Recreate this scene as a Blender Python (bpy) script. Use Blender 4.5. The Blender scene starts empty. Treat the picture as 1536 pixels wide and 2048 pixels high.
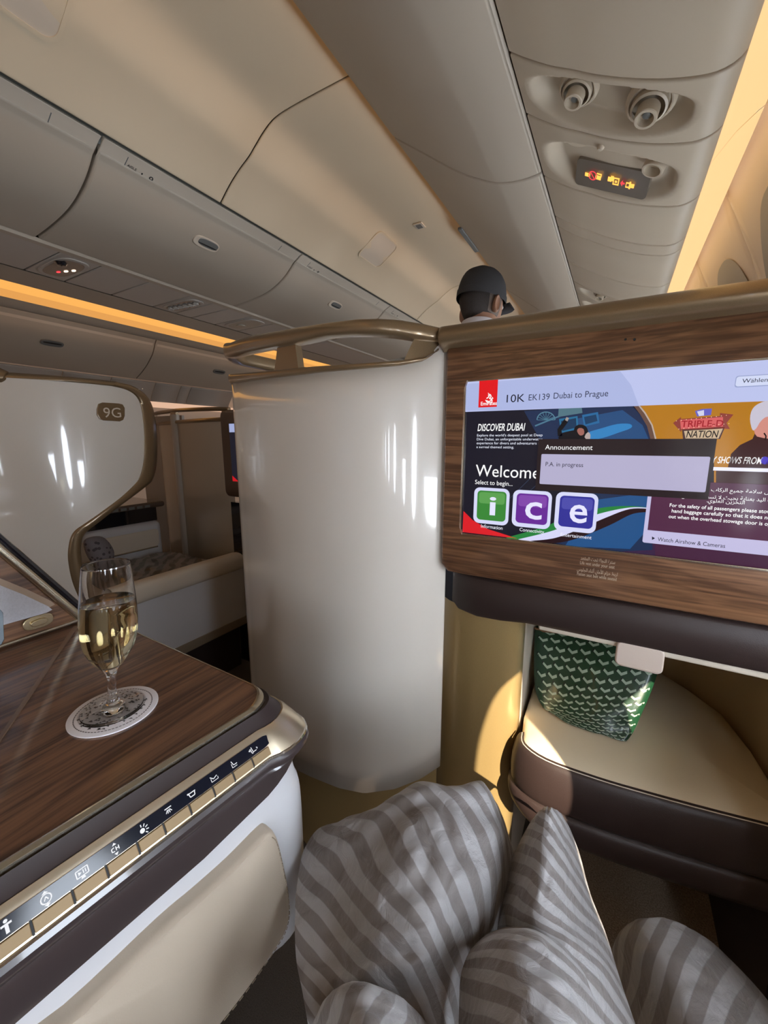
import bpy, bmesh, math, random, unicodedata
from mathutils import Vector as V, Matrix, noise
random.seed(7)
C = bpy.context.scene.collection
S = bpy.context.scene
H = 1.10                       # camera height; all measures below are relative to the camera
# ---------------------------------------------------------------- camera
FPX, CX, CY = 800.0, 768.0, 1024.0
pit = math.atan(144 / FPX); yaw = math.atan(468 / (FPX / math.cos(pit)))
FW = V((-math.sin(yaw) * math.cos(pit), math.cos(yaw) * math.cos(pit), -math.sin(pit)))
RT = V((math.cos(yaw), math.sin(yaw), 0)); UP = RT.cross(FW)
cd = bpy.data.cameras.new('camera'); cam = bpy.data.objects.new('camera', cd); C.objects.link(cam)
cd.sensor_fit = 'HORIZONTAL'; cd.sensor_width = 36; cd.lens = 36 * FPX / 1536; cd.clip_start = .02
m = Matrix((RT, UP, -FW)).transposed().to_4x4(); m.translation = V((0, 0, H)); cam.matrix_world = m
S.camera = cam
S.view_settings.view_transform = 'Standard'; S.view_settings.look = 'None'
S.view_settings.exposure = 0.0; S.view_settings.gamma = 1.0
S.cycles.max_bounces = 10; S.cycles.transparent_max_bounces = 12; S.cycles.caustics_refractive = True
# ---------------------------------------------------------------- daylight
W = bpy.data.worlds.new('sky'); S.world = W; W.use_nodes = True
bg = W.node_tree.nodes['Background']; bg.inputs[0].default_value = (.80, .885, 1, 1); bg.inputs[1].default_value = 22.0
SUN = V((-.72, .82, -.72)).normalized()
sl = bpy.data.lights.new('sun', 'SUN'); so = bpy.data.objects.new('sun', sl); C.objects.link(so)
sl.energy = 16; sl.angle = .009; sl.color = (1, .86, .66)
so.rotation_euler = SUN.to_track_quat('-Z', 'Y').to_euler(); so.location = (1.5, -2, 3)
COVE_R, COVE_C, COVE_L = .98, 8.5, .98       # strengths of the cabin's cove lights
WIN_Y = [-3.04, -2.51, -1.98, -1.45, -.92, -.39, .122, .53, .97, 1.44, 1.97, 2.50, 3.03, 3.56, 4.09, 4.62]
for i, y in enumerate(WIN_Y):                # sky portals just outside the window openings
    for sx, xx in ((1, .46),):
        pl = bpy.data.lights.new('window_portal', 'AREA'); po = bpy.data.objects.new('window_portal', pl); C.objects.link(po)
        pl.shape = 'RECTANGLE'; pl.size = .28; pl.size_y = .44; pl.cycles.is_portal = True
        po.location = (xx, y, H - .10); po.rotation_euler = V((-sx, 0, 0)).to_track_quat('-Z', 'Y').to_euler()

# ---------------------------------------------------------------- helpers
def ray(u, v): return FW + RT * ((u - CX) / FPX) - UP * ((v - CY) / FPX)
def at(u, v, ax, val):
    d = ray(u, v); return d * (val / d['XYZ'.index(ax)])
def atn(u, v, p, n):
    d = ray(u, v); return d * (V(p).dot(V(n)) / d.dot(V(n)))

MATS = {}
def lin(c): return tuple(c) + (1,) if len(c) == 3 else tuple(c)
def mat(name, col, rough=.5, metal=0, coat=0, emit=None, es=0, bump=0, bs=60, var=0, spec=.5, sheen=0):
    if name in MATS: return MATS[name]
    M = bpy.data.materials.new(name); M.use_nodes = True; nt = M.node_tree; b = nt.nodes['Principled BSDF']
    b.inputs['Base Color'].default_value = lin(col); b.inputs['Roughness'].default_value = rough
    b.inputs['Metallic'].default_value = metal; b.inputs['Coat Weight'].default_value = coat
    b.inputs['Coat Roughness'].default_value = .04; b.inputs['Specular IOR Level'].default_value = spec
    b.inputs['Sheen Weight'].default_value = sheen
    if emit: b.inputs['Emission Color'].default_value = lin(emit); b.inputs['Emission Strength'].default_value = es
    if bump or var:
        tc = nt.nodes.new('ShaderNodeTexCoord'); n = nt.nodes.new('ShaderNodeTexNoise')
        n.inputs['Scale'].default_value = bs; n.inputs['Detail'].default_value = 4
        nt.links.new(tc.outputs['Object'], n.inputs['Vector'])
        if bump:
            bp = nt.nodes.new('ShaderNodeBump'); bp.inputs['Strength'].default_value = bump; bp.inputs['Distance'].default_value = .002
            nt.links.new(n.outputs['Fac'], bp.inputs['Height']); nt.links.new(bp.outputs['Normal'], b.inputs['Normal'])
        if var:
            r = nt.nodes.new('ShaderNodeMix'); r.data_type = 'RGBA'
            r.inputs[6].default_value = lin([c * (1 - var) for c in col[:3]]); r.inputs[7].default_value = lin([min(1, c * (1 + var)) for c in col[:3]])
            nt.links.new(n.outputs['Fac'], r.inputs[0]); nt.links.new(r.outputs[2], b.inputs['Base Color'])
    MATS[name] = M; return M
def wood(name, c1, c2, grain, coat=.5, rough=.35, sc=1.0):
    """grain: axis index the fibres run along"""
    M = bpy.data.materials.new(name); M.use_nodes = True; nt = M.node_tree; b = nt.nodes['Principled BSDF']; L = nt.links.new
    tc = nt.nodes.new('ShaderNodeTexCoord'); mp = nt.nodes.new('ShaderNodeMapping'); L(tc.outputs['Object'], mp.inputs[0])
    s = [14 * sc] * 3; s[grain] = 1.6 * sc; mp.inputs['Scale'].default_value = s
    n = nt.nodes.new('ShaderNodeTexNoise'); n.inputs['Scale'].default_value = 1.6; n.inputs['Detail'].default_value = 5; n.inputs['Distortion'].default_value = 1.4
    L(mp.outputs[0], n.inputs['Vector'])
    mul = nt.nodes.new('ShaderNodeMath'); mul.operation = 'MULTIPLY'; mul.inputs[1].default_value = 26; L(n.outputs['Fac'], mul.inputs[0])
    sn = nt.nodes.new('ShaderNodeMath'); sn.operation = 'SINE'; L(mul.outputs[0], sn.inputs[0])
    mp2 = nt.nodes.new('ShaderNodeMapping'); L(tc.outputs['Object'], mp2.inputs[0])
    s2 = [260] * 3; s2[grain] = 6; mp2.inputs['Scale'].default_value = s2
    n2 = nt.nodes.new('ShaderNodeTexNoise'); n2.inputs['Scale'].default_value = 1; n2.inputs['Detail'].default_value = 3; L(mp2.outputs[0], n2.inputs['Vector'])
    a = nt.nodes.new('ShaderNodeMath'); a.operation = 'MULTIPLY_ADD'; a.inputs[1].default_value = .17; L(sn.outputs[0], a.inputs[0]); L(n2.outputs['Fac'], a.inputs[2])
    rp = nt.nodes.new('ShaderNodeValToRGB'); L(a.outputs[0], rp.inputs[0])
    rp.color_ramp.elements[0].position = .25; rp.color_ramp.elements[0].color = lin(c1)
    rp.color_ramp.elements[1].position = .75; rp.color_ramp.elements[1].color = lin(c2)
    L(rp.outputs[0], b.inputs['Base Color'])
    b.inputs['Roughness'].default_value = rough; b.inputs['Coat Weight'].default_value = coat; b.inputs['Coat Roughness'].default_value = .12
    MATS[name] = M; return M

def tag(o, label=None, cat=None, group=None, kind=None):
    if label: o['label'] = label
    if cat: o['category'] = cat
    if group: o['group'] = group
    if kind: o['kind'] = kind
    return o
def put(o, parent):
    C.objects.link(o)
    if parent:
        o.parent = parent
        base = Matrix.Translation(parent.location) if parent.parent is None else (Matrix.Translation(parent.parent.location) @ Matrix.Identity(4))
        if parent.parent is not None: base = Matrix.Identity(4)
        if parent.type == 'EMPTY': o.matrix_parent_inverse = Matrix.Translation(parent.location).inverted()
    return o
def mk(name, verts, faces, material, parent=None, smooth=True, ang=40, fm=None, recalc=True):
    me = bpy.data.meshes.new(name)
    me.from_pydata([(p[0], p[1], p[2] + H) for p in verts], [], faces)
    for mm in (material if isinstance(material, (list, tuple)) else [material]): me.materials.append(mm)
    if fm:
        for p, i in zip(me.polygons, fm): p.material_index = i
    if recalc:
        bm = bmesh.new(); bm.from_mesh(me); bmesh.ops.recalc_face_normals(bm, faces=bm.faces); bm.to_mesh(me); bm.free()
    if smooth:
        me.shade_smooth(); me.set_sharp_from_angle(angle=math.radians(ang))
    return put(bpy.data.objects.new(name, me), parent)
def thing(name, loc, label, cat, group=None):
    o = bpy.data.objects.new(name, None); o.empty_display_size = .05; o.location = (loc[0], loc[1], loc[2] + H); C.objects.link(o)
    return tag(o, label, cat, group)
def copy_tree(o, parent=None):
    c = o.copy(); C.objects.link(c)
    if parent: c.parent = parent; c.matrix_parent_inverse = o.matrix_parent_inverse.copy()
    for ch in [x for x in C.objects if x.parent == o and x is not c]: copy_tree(ch, c)
    return c
def solid(o, t, off=0):
    md = o.modifiers.new('solid', 'SOLIDIFY'); md.thickness = t; md.offset = off; return o
def bev(o, w, n=3, ang=35):
    md = o.modifiers.new('bevel', 'BEVEL'); md.width = w; md.segments = n; md.limit_method = 'ANGLE'; md.angle_limit = math.radians(ang)
    md.harden_normals = False; return o
def grid(P, cu=False, cv=False):
    """rows of points -> verts, faces"""
    n, k = len(P), len(P[0]); vs = [p for r in P for p in r]; fs = []
    for i in range(n if cu else n - 1):
        for j in range(k if cv else k - 1):
            a, b = i, (i + 1) % n; c, d = j, (j + 1) % k
            fs.append((a * k + c, b * k + c, b * k + d, a * k + d))
    return vs, fs
def box(lo, hi):
    x0, y0, z0 = lo; x1, y1, z1 = hi
    v = [(x0, y0, z0), (x1, y0, z0), (x1, y1, z0), (x0, y1, z0), (x0, y0, z1), (x1, y0, z1), (x1, y1, z1), (x0, y1, z1)]
    return v, [(0, 3, 2, 1), (4, 5, 6, 7), (0, 1, 5, 4), (1, 2, 6, 5), (2, 3, 7, 6), (3, 0, 4, 7)]
class MB:
    def __init__(s): s.v, s.f, s.m = [], [], []
    def add(s, vf, mi=0):
        k = len(s.v); s.v += [tuple(p) for p in vf[0]]; s.f += [tuple(i + k for i in f) for f in vf[1]]; s.m += [mi] * len(vf[1]); return s
    def mk(s, name, material, parent=None, **k): return mk(name, s.v, s.f, material, parent, fm=s.m, **k)
def plate(pts, nrm, t):
    """extruded polygon: pts lie in a plane, t thickness along -nrm"""
    n = V(nrm).normalized(); k = len(pts); a = [V(p) for p in pts]; b = [p - n * t for p in a]
    return a + b, [tuple(range(k)), tuple(range(2 * k - 1, k - 1, -1))] + [(i, i + k, (i + 1) % k + k, (i + 1) % k) for i in range(k)]
def tube(path, r, n=10, caps=True, ry=None, up=V((0, 0, 1))):
    P = []; path = [V(p) for p in path]
    for i, p in enumerate(path):
        t = (path[min(i + 1, len(path) - 1)] - path[max(i - 1, 0)]).normalized()
        s = t.cross(up); s = s.normalized() if s.length > 1e-4 else V((1, 0, 0)); u = s.cross(t)
        rr = r[i] if isinstance(r, (list, tuple)) else r; ru = rr if ry is None else ry
        P.append([p + s * (math.cos(2 * math.pi * j / n) * rr) + u * (math.sin(2 * math.pi * j / n) * ru) for j in range(n)])
    vs, fs = grid(P, cv=True)
    if caps: fs += [tuple(range(n - 1, -1, -1)), tuple(range(len(vs) - n, len(vs)))]
    return vs, fs
def lathe(prof, c, axis=V((0, 0, 1)), n=32, shear=V((0, 0, 0))):
    """prof: (radius, height); round about axis through c"""
    a = axis.normalized(); s = a.orthogonal().normalized(); u = a.cross(s)
    P = [[V(c) + a * h + shear * h + (s * math.cos(2 * math.pi * j / n) + u * math.sin(2 * math.pi * j / n)) * r for j in range(n)] for r, h in prof]
    return grid(P, cv=True)
def crom(pts, n=8, closed=False):
    """Catmull-Rom through pts"""
    pts = [V(p) for p in pts]; k = len(pts); out = []
    for i in range(k if closed else k - 1):
        g = (lambda j: pts[j % k]) if closed else (lambda j: pts[max(0, min(k - 1, j))])
        a, b, c, d = g(i - 1), g(i), g(i + 1), g(i + 2)
        for q in range(n):
            t = q / n
            out.append(.5 * ((2 * b) + (c - a) * t + (2 * a - 5 * b + 4 * c - d) * t * t + (3 * b - a - 3 * c + d) * t ** 3))
    if not closed: out.append(pts[-1])
    return out
def rrect(x0, x1, y0, y1, r, n=6):
    o = []
    for cx, cy, a in ((x1 - r, y1 - r, 0), (x0 + r, y1 - r, 90), (x0 + r, y0 + r, 180), (x1 - r, y0 + r, 270)):
        for i in range(n + 1):
            t = math.radians(a + 90 * i / n); o.append((cx + r * math.cos(t), cy + r * math.sin(t)))
    return o
def superell(cx, cy, a, b, p=2.6, n=48):
    o = []
    for i in range(n):
        t = 2 * math.pi * i / n; c, s = math.cos(t), math.sin(t)
        o.append((cx + a * math.copysign(abs(c) ** (2 / p), c), cy + b * math.copysign(abs(s) ** (2 / p), s)))
    return o
def extr(prof, y0, y1, n=1):
    """profile in X,Z swept along Y"""
    P = [[(x, y0 + (y1 - y0) * i / n, z) for x, z in prof] for i in range(n + 1)]
    return grid(P)
def text(s, o, xd, yd, size, material, parent=None, name='lettering', width=None, align='LEFT', bold=False, shear=0, ext=.0):
    cu = bpy.data.curves.new('t', 'FONT'); cu.body = s; cu.size = 1; cu.align_x = align; cu.resolution_u = 3; cu.shear = shear
    if bold: cu.offset = .012
    ob = bpy.data.objects.new('t', cu); C.objects.link(ob); bpy.context.view_layer.update()
    me = bpy.data.meshes.new_from_object(ob.evaluated_get(bpy.context.evaluated_depsgraph_get()))
    bpy.data.objects.remove(ob)
    xs = [v.co.x for v in me.vertices] or [0, 1]; w = max(xs) - min(xs)
    kx = size if width is None else width / w
    x0 = min(xs) if align == 'LEFT' else 0
    xd, yd = V(xd).normalized(), V(yd).normalized()
    vs = [V(o) + xd * ((v.co.x - x0) * kx) + yd * (v.co.y * size) for v in me.vertices]
    fs = [tuple(p.vertices) for p in me.polygons]
    bpy.data.meshes.remove(me)
    return mk(name, vs, fs, material, parent, smooth=False, recalc=False)
AR = {}
for cp in range(0xFE70, 0xFEFD):
    d = unicodedata.decomposition(chr(cp)).split()
    if len(d) == 2: AR.setdefault(chr(int(d[1], 16)), {})[d[0].strip('<>')] = chr(cp)
    elif len(d) == 3 and d[1] == '0644': AR.setdefault('\u0644' + chr(int(d[2], 16)), {})[d[0].strip('<>')] = chr(cp)
def arabic(s):
    toks = []; i = 0
    while i < len(s):
        if s[i:i + 2] in AR: toks.append(s[i:i + 2]); i += 2
        else: toks.append(s[i]); i += 1
    out = []
    for i, t in enumerate(toks):
        f = AR.get(t)
        if not f: out.append(t); continue
        prev = i > 0 and 'initial' in AR.get(toks[i - 1], {})
        nxt = 'initial' in f and i + 1 < len(toks) and toks[i + 1] in AR and 'final' in AR[toks[i + 1]]
        k = 'medial' if prev and nxt else 'final' if prev and 'final' in f else 'initial' if nxt else 'isolated'
        out.append(f.get(k, f.get('isolated', t)))
    return ''.join(reversed(out))

# ---------------------------------------------------------------- materials
bin_m = mat('bin_plastic', (.46, .39, .305), .42, bump=.05, bs=900)
ceil_m = mat('ceiling_plastic', (.66, .545, .385), .38, bump=.04, bs=800)
psu_m = mat('service_panel_plastic', (.56, .47, .35), .42)
psud_m = mat('service_panel_recess', (.43, .37, .285), .35, coat=.2)
dark_m = mat('dark_gap', (.012, .012, .012), .6)
rail_m = mat('grey_rail', (.11, .115, .10), .4)
lab_m = mat('label_strip', (.62, .53, .42), .45)
grey_m = mat('grey_latch', (.16, .16, .15), .35)
ink_m = mat('black_ink', (.02, .02, .02), .5)
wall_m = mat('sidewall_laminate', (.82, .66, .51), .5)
scoop_m = mat('sidewall_grey', (.42, .37, .31), .5)  # darker grey puts the wall's unlit patches into the scoops' colour
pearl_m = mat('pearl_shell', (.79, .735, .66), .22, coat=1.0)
pearl2_m = mat('pearl_shell_far', (.38, .33, .265), .25, coat=1.0)  # darkened copy of the pearl, painting in the dimness ahead
gold_m = mat('bronze_paint', (.275, .19, .105), .30, metal=.55, coat=.5, var=.18, bs=900)
goldm_m = mat('gold_metal', (.55, .44, .27), .24, metal=.9)
champ_m = mat('champagne_metal', (.62, .56, .44), .22, metal=.95)
base_m = mat('bronze_base', (.40, .28, .12), .28, metal=.35, coat=.6, var=.2, bs=1200)
brown_m = mat('dark_brown_trim', (.040, .028, .027), .45, spec=.3)
brownl_m = mat('dark_brown_leather', (.034, .021, .019), .42, bump=.15, bs=700)
cream_m = mat('cream_leather', (.66, .54, .38), .5, bump=.12, bs=500)
creamw_m = mat('pale_cream_leather', (.68, .60, .49), .5, bump=.12, bs=500)
white_m = mat('white_moulding', (.62, .615, .63), .3, coat=.3)
black_m = mat('black_glass', (.006, .007, .012), .08, coat=1)
carpet_m = mat('dark_carpet', (.065, .052, .042), .95, bump=.8, bs=500, var=.7)
wing_m = wood('walnut_wing', (.085, .037, .018), (.235, .115, .056), 1, coat=.3)
fascia_m = wood('walnut_fascia', (.085, .037, .018), (.235, .115, .056), 0, coat=.25)
table_m = wood('walnut_table', (.070, .030, .017), (.225, .110, .058), 1, coat=.7, rough=.3)
glassp = bpy.data.materials.new('window_glass'); glassp.use_nodes = True
nt = glassp.node_tree; nt.nodes.clear(); o_ = nt.nodes.new('ShaderNodeOutputMaterial'); mx = nt.nodes.new('ShaderNodeMixShader'); t_ = nt.nodes.new('ShaderNodeBsdfTransparent'); g_ = nt.nodes.new('ShaderNodeBsdfGlossy')
g_.inputs['Roughness'].default_value = .02; mx.inputs[0].default_value = .05; nt.links.new(t_.outputs[0], mx.inputs[1]); nt.links.new(g_.outputs[0], mx.inputs[2]); nt.links.new(mx.outputs[0], o_.inputs[0])
def emis(name, col, s): return mat(name, (0, 0, 0), .4, emit=col, es=s)
cove_m = emis('cove_warm', (1, .67, .31), COVE_R)
covec_m = emis('cove_amber', (1, .55, .21), COVE_C)
covel_m = emis('cove_yellow', (1, .47, .105), COVE_L)
covel2_m = emis('cove_yellow_dim', (1, .45, .11), COVE_L * .80)
amber_m = emis('sign_amber', (1, .48, .08), 1.6)
redl_m = emis('sign_red', (1, .06, .08), 1.1)
lampw_m = emis('reading_lamp', (1, .75, .55), 2.5)

# ================================================================= CABIN SHELL
def struct(o): o['kind'] = 'structure'; return o
Y0, Y1 = -3.6, 5.0
struct(mk('floor', *box((-4.6, Y0, -1.16), (.6, Y1, -1.10)), carpet_m, smooth=False))
struct(mk('wall_back', *box((-4.7, Y0 - .06, -1.1), (.6, Y0, 1.25)), wall_m, smooth=False))
struct(mk('wall_front', *box((-4.7, Y1, -1.1), (.6, Y1 + .06, 1.25)), wall_m, smooth=False))
# ceiling panels over the near aisle
cp_ = [(-1.315, .838), (-1.285, .863), (-1.25, .889), (-1.205, .916), (-1.16, .938), (-1.125, .962), (-1.09, .985), (-1.05, 1.004), (-1.0, 1.012), (-.9, 1.014), (-.77, 1.013), (-.60, 1.012), (-.48, 1.006)]
cp_ = [(p.x, p.y) for p in crom([(a, b, 0) for a, b in cp_], 3)]
seams = [-3.6, -2.179, -.536, 1.107, 2.750, 4.393, 5.0]
for a, b in zip(seams, seams[1:]):
    o = mk('ceiling', *extr(cp_, a + .003, b - .003, 8), ceil_m); solid(o, .010, 1); struct(o); bev(o, .004, 2)
struct(mk('ceiling', *box((-4.72, Y0 - .06, 1.13), (.62, Y1 + .06, 1.16)), dark_m, smooth=False))
# far aisle ceiling and the box over the centre seats
struct(mk('ceiling', *extr([(-2.30, 1.00), (-3.30, 1.00)], Y0, Y1), bin_m))
struct(mk('ceiling', *extr([(-1.40, .895), (-1.40, 1.05), (-2.30, 1.05), (-2.42, 1.0)], Y0, Y1), dark_m, smooth=False))
struct(mk('trim_1', *extr([(-1.318, .846), (-1.345, .872), (-1.372, .866), (-1.385, .848)], Y0, Y1), rail_m, ang=20))
# left outboard cove
covL = [(-3.28, 1.00), (-3.42, .995), (-3.56, .972), (-3.66, .948)]
lamp = thing('cove_light', (-3.4, 2, .99), 'long yellow glowing cove light along the ceiling above the far side bins', 'ceiling light')
mk('diffuser', *extr(covL[:3], Y0, Y1), covel_m, lamp); mk('lower_diffuser', *extr(covL[2:], Y0, Y1), covel2_m, lamp)
struct(mk('trim_2', *extr([(-3.66, .948), (-3.70, .925), (-3.735, .905), (-3.80, .905)], Y0, Y1), bin_m))
# amber light hidden on the near outboard bins
lamp = thing('cove_light', (-.6, 2, .972), 'amber cove light tucked above the near outboard bins, tinting the aisle ceiling', 'ceiling light')
mk('diffuser', *extr([(-.60, .974), (-.60, 1.006)], Y0, Y1), covec_m, lamp)
struct(mk('floor', *box((-.12, .55, -1.10), (.29, 1.14, -1.094)), mat('woven_mat', (.36, .28, .21), .95, bump=1.0, bs=320, var=.95), smooth=False))  # footwell carpet, colour lightened to make up for little light there
# window-side sidewall
def xw(z):
    P = [(-1.1, .42), (.05, .42), (.20, .405), (.40, .352), (.58, .288), (.74, .217), (.80, .19)]
    if z <= P[0][0]: return P[0][1]
    for (a, xa), (b, xb) in zip(P, P[1:]):
        if z <= b: return xa + (xb - xa) * (z - a) / (b - a)
    return P[-1][1]
WZ, WA, WB = -.12, .102, .225
def sidewall(mirror=None, y0=Y0, y1=Y1):
    fx = (lambda x: x) if mirror is None else (lambda x: mirror - x)
    edges = [y0] + [y + .265 for y in WIN_Y]
    for i, yc in enumerate(WIN_Y):
        a = y0 if i == 0 else (WIN_Y[i - 1] + yc) / 2 + .001; b = y1 if i == len(WIN_Y) - 1 else (yc + WIN_Y[i + 1]) / 2 - .001
        N = 64; ring = superell(yc, WZ, WA, WB, 2.7, N)
        rows = []
        out = []
        for k in range(N):     # matching border points on the bay rectangle
            dy, dz = ring[k][0] - yc, ring[k][1] - WZ
            sy = ((b - yc) if dy > 0 else (yc - a)) / max(abs(dy), 1e-9); sz = ((.78 - WZ) if dz > 0 else (WZ + 1.1)) / max(abs(dz), 1e-9)
            t = min(sy, sz); out.append((yc + dy * t, WZ + dz * t))
        for ca in ((a, -1.1), (a, .78), (b, -1.1), (b, .78)):
            j = min(range(N), key=lambda q: (out[q][0] - ca[0]) ** 2 + (out[q][1] - ca[1]) ** 2); out[j] = ca
        for t in [0, .04, .12, .22, .34, .48, .64, .8, 1]:
            rows.append([(fx(xw(r[1] + (q[1] - r[1]) * t)), r[0] + (q[0] - r[0]) * t, r[1] + (q[1] - r[1]) * t) for r, q in zip(ring, out)])
        # square up corners
        o = mk('wall_right' if mirror is None else 'wall_left', *grid(rows, cv=True), wall_m); struct(o)
        if mirror is None: solid(o, .012, 1)
        # scoop and tunnel
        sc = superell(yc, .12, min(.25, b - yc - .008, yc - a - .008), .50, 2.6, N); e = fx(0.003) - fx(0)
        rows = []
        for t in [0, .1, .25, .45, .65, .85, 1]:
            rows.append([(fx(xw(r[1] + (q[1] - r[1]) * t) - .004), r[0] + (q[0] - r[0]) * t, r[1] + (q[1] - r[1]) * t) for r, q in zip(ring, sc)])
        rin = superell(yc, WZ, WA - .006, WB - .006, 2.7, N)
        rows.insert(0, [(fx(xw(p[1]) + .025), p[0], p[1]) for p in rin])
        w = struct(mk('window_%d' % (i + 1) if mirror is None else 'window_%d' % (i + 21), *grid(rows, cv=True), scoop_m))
        mk('pane', [(fx(xw(p[1]) + .022), p[0], p[1]) for p in rin], [tuple(range(N))], glassp, w, smooth=False)
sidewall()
SHADE = {WIN_Y[5]: -.10, WIN_Y[7]: -.145}       # unseen blinds added to clip the sunbeams, lowered to this height
for y, zb_ in SHADE.items():
    t = thing('window_blind', (.435, y, WZ), {WIN_Y[5]: 'cream window blind pulled almost shut, behind the camera'}.get(y, 'cream window blind mostly shut, window beside the footrest'), 'window blind')
    bev(mk('slat', *box((.432, y - .16, zb_), (.436, y + .16, .12)), wall_m, t), .001, 2); bev(mk('grip', *box((.426, y - .05, zb_), (.432, y + .05, zb_ + .012)), wall_m, t), .002)
for z0, mirror in ((0, None), (0, -4.05)):
    fx = (lambda x: x) if mirror is None else (lambda x: mirror - x)
    struct(mk('wall_right' if mirror is None else 'wall_left', *extr([(fx(.19), .78), (fx(.19), 1.1), (fx(.10), 1.25)], Y0, Y1), wall_m))
    if mirror is not None: struct(mk('wall_left', *extr([(fx(xw(z)), z) for z in (-1.1, -.5, 0, .2, .4, .58, .74, .78)], Y0, Y1), wall_m))
lamp = thing('cove_light', (.16, 2, .62), 'warm cream glowing cove light strip between the overhead service panels and window wall', 'ceiling light')
struct(mk('trim_7', *extr([(.118, .612), (.140, .655), (.172, .700), (.208, .738)], Y0, Y1), wall_m))
for a, b in zip([-3.6, -1.74, -.22, 1.300, 2.82], [-1.742, -.222, 1.296, 2.816, 5]):
    mk('diffuser', *extr([(.112, .605), (.135, .64), (.170, .685), (.205, .715), (.214, .72)], a, b), cove_m, lamp)

# ================================================================= OVERHEAD BINS
def boxed(prof, back):            # closed cross section -> swept body with end caps
    return prof + back
def sweep_closed(prof, y0, y1):
    k = len(prof); v = [(x, y0, z) for x, z in prof] + [(x, y1, z) for x, z in prof]
    return v, [tuple(range(k)), tuple(range(2 * k - 1, k - 1, -1))] + [(i, (i + 1) % k, (i + 1) % k + k, i + k) for i in range(k)]
def cr2(p, n=4): return [(q.x, q.y) for q in crom([(a, b, 0) for a, b in p], n)]
ob_p = cr2([(-.246, .722), (-.275, .719), (-.307, .719), (-.345, .725), (-.386, .738), (-.486, .793), (-.612, .885), (-.690, .942), (-.710, .958)])
ob_c = ob_p + [(-.714, .966), (-.705, .972), (-.40, .972), (-.246, .90)]
names = ['beige outboard bin overhead, nearest to the camera, in front of the service panel', 'beige outboard bin overhead, middle one beyond the curved seam', 'beige outboard bin overhead, farthest, above the man in the cap', 'beige outboard bin overhead behind the camera']
for (a, b), lb in zip([(-.223, 1.298), (1.298, 2.819), (2.819, 4.34)], names):
    t = thing('overhead_bin', (-.45, (a + b) / 2, .72), lb, 'overhead bin', 'outboard bins on the window side')
    bev(mk('door', *sweep_closed(ob_c, a + .003, b - .003), bin_m, t), .006, 3, 50)
    c = (a + b) / 2
    if b > 2: bev(mk('latch', *box((-.722, c - .13, .945), (-.70, c + .13, .958)), grey_m, t), .004)
# centre bins
cb_d = cr2([(-1.413, .824), (-1.430, .808), (-1.462, .783), (-1.500, .761), (-1.555, .738), (-1.62, .722), (-1.73, .709), (-1.845, .702)])
cb_c = cb_d + [(-1.85, .715), (-1.85, .88), (-1.40, .88), (-1.395, .835)]
cs = [-.107, .743, 1.592, 2.441, 3.290]
nm = {(-.107): 'grey-beige centre bin cut off by the left edge of the photo', (.743): 'grey-beige centre bin labelled 9 over the far aisle side', (1.592): 'grey-beige centre bin just left of the bronze handrail, second handle along', (2.441): 'grey-beige centre bin farthest along, mostly behind the bronze handrail'}
xd = V((0, 1, 0)); yd = V((.053, 0, .03)).normalized()
for a, b in zip(cs, cs[1:]):
    t = thing('overhead_bin', (-1.6, (a + b) / 2, .70), nm.get(a, 'grey-beige centre bin out of view'), 'overhead bin', 'centre bins')
    bev(mk('door', *sweep_closed(cb_c, a + .004, b - .004), bin_m, t), .007, 3, 50)
    ls = [(-1.358, .856), (-1.372, .851), (-1.412, .828), (-1.420, .832), (-1.415, .842), (-1.37, .868)]
    bev(mk('label_strip', *sweep_closed(ls, a + .004, b - .004), lab_m, t), .002, 2)
    c = (a + b) / 2
    n_ = V((.0235, 0, -.040)).normalized()
    for yy in (a + .075, b - .12): mk('label_seam', *plate([V((-1.372 - .040 * q, yy + w, .851 - .023 * q)) + n_ * .0006 for q, w in ((.02, 0), (.98, 0), (.98, .0022), (.02, .0022))], n_, .0006), grey_m, t, smooth=False)
    def onface(y, s):               # point on the label strip
        return V((-1.372 - .040 * s, y, .8518 - .0235 * s)) + V((-.6, 0, -.8)) * -.0 + V((-.51, 0, -.0))*0
    nrm = V((-.0235, 0, .040)).normalized() * -1
    if a > -.2:
        L1 = '9' if abs(a - .743) < .01 else ('8' if abs(a - 1.592) < .01 else '7')
        if abs(a - -.107) > .01:
            text(L1, onface(a + .150, .86) + nrm * .001, xd, yd, .030, ink_m, t, 'row_number', bold=True)
            text('AISLE', onface(a + .082, .62) + nrm * .001, xd, yd, .012, ink_m, t, 'lettering', bold=True)
            mk('symbol', *plate([onface(a + .126, .64) + nrm * .001 + xd * q[0] + yd * q[1] for q in ((0, 0), (.004, 0), (.004, .006), (0, .006))], nrm, .0004), ink_m, t, smooth=False)
    # handle: pale surround and dark paddle
    hp = V((-1.487, c, .768)); hn = V((.53, 0, -.85)).normalized(); hu = V((.85, 0, .53)).normalized()
    ring = superell(0, 0, .056, .024, 3); r2 = superell(0, 0, .043, .016, 3)
    hs = mk('handle', *plate([hp + hn * .004 + V((0, 1, 0)) * x + hu * y for x, y in ring], hn, .012), lab_m, t); bev(hs, .003)
    q = mk('paddle', *plate([hp + hn * .0055 + V((0, 1, 0)) * (x + .006) + hu * (y + .003) for x, y in r2], hn, .006), grey_m, hs); bev(q, .002)
    mk('slot', *plate([hp + hn * .0062 + V((0, 1, 0)) * (x * .95 + .006) + hu * (y * .16 - .004) for x, y in r2], hn, .004), dark_m, hs)
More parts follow.
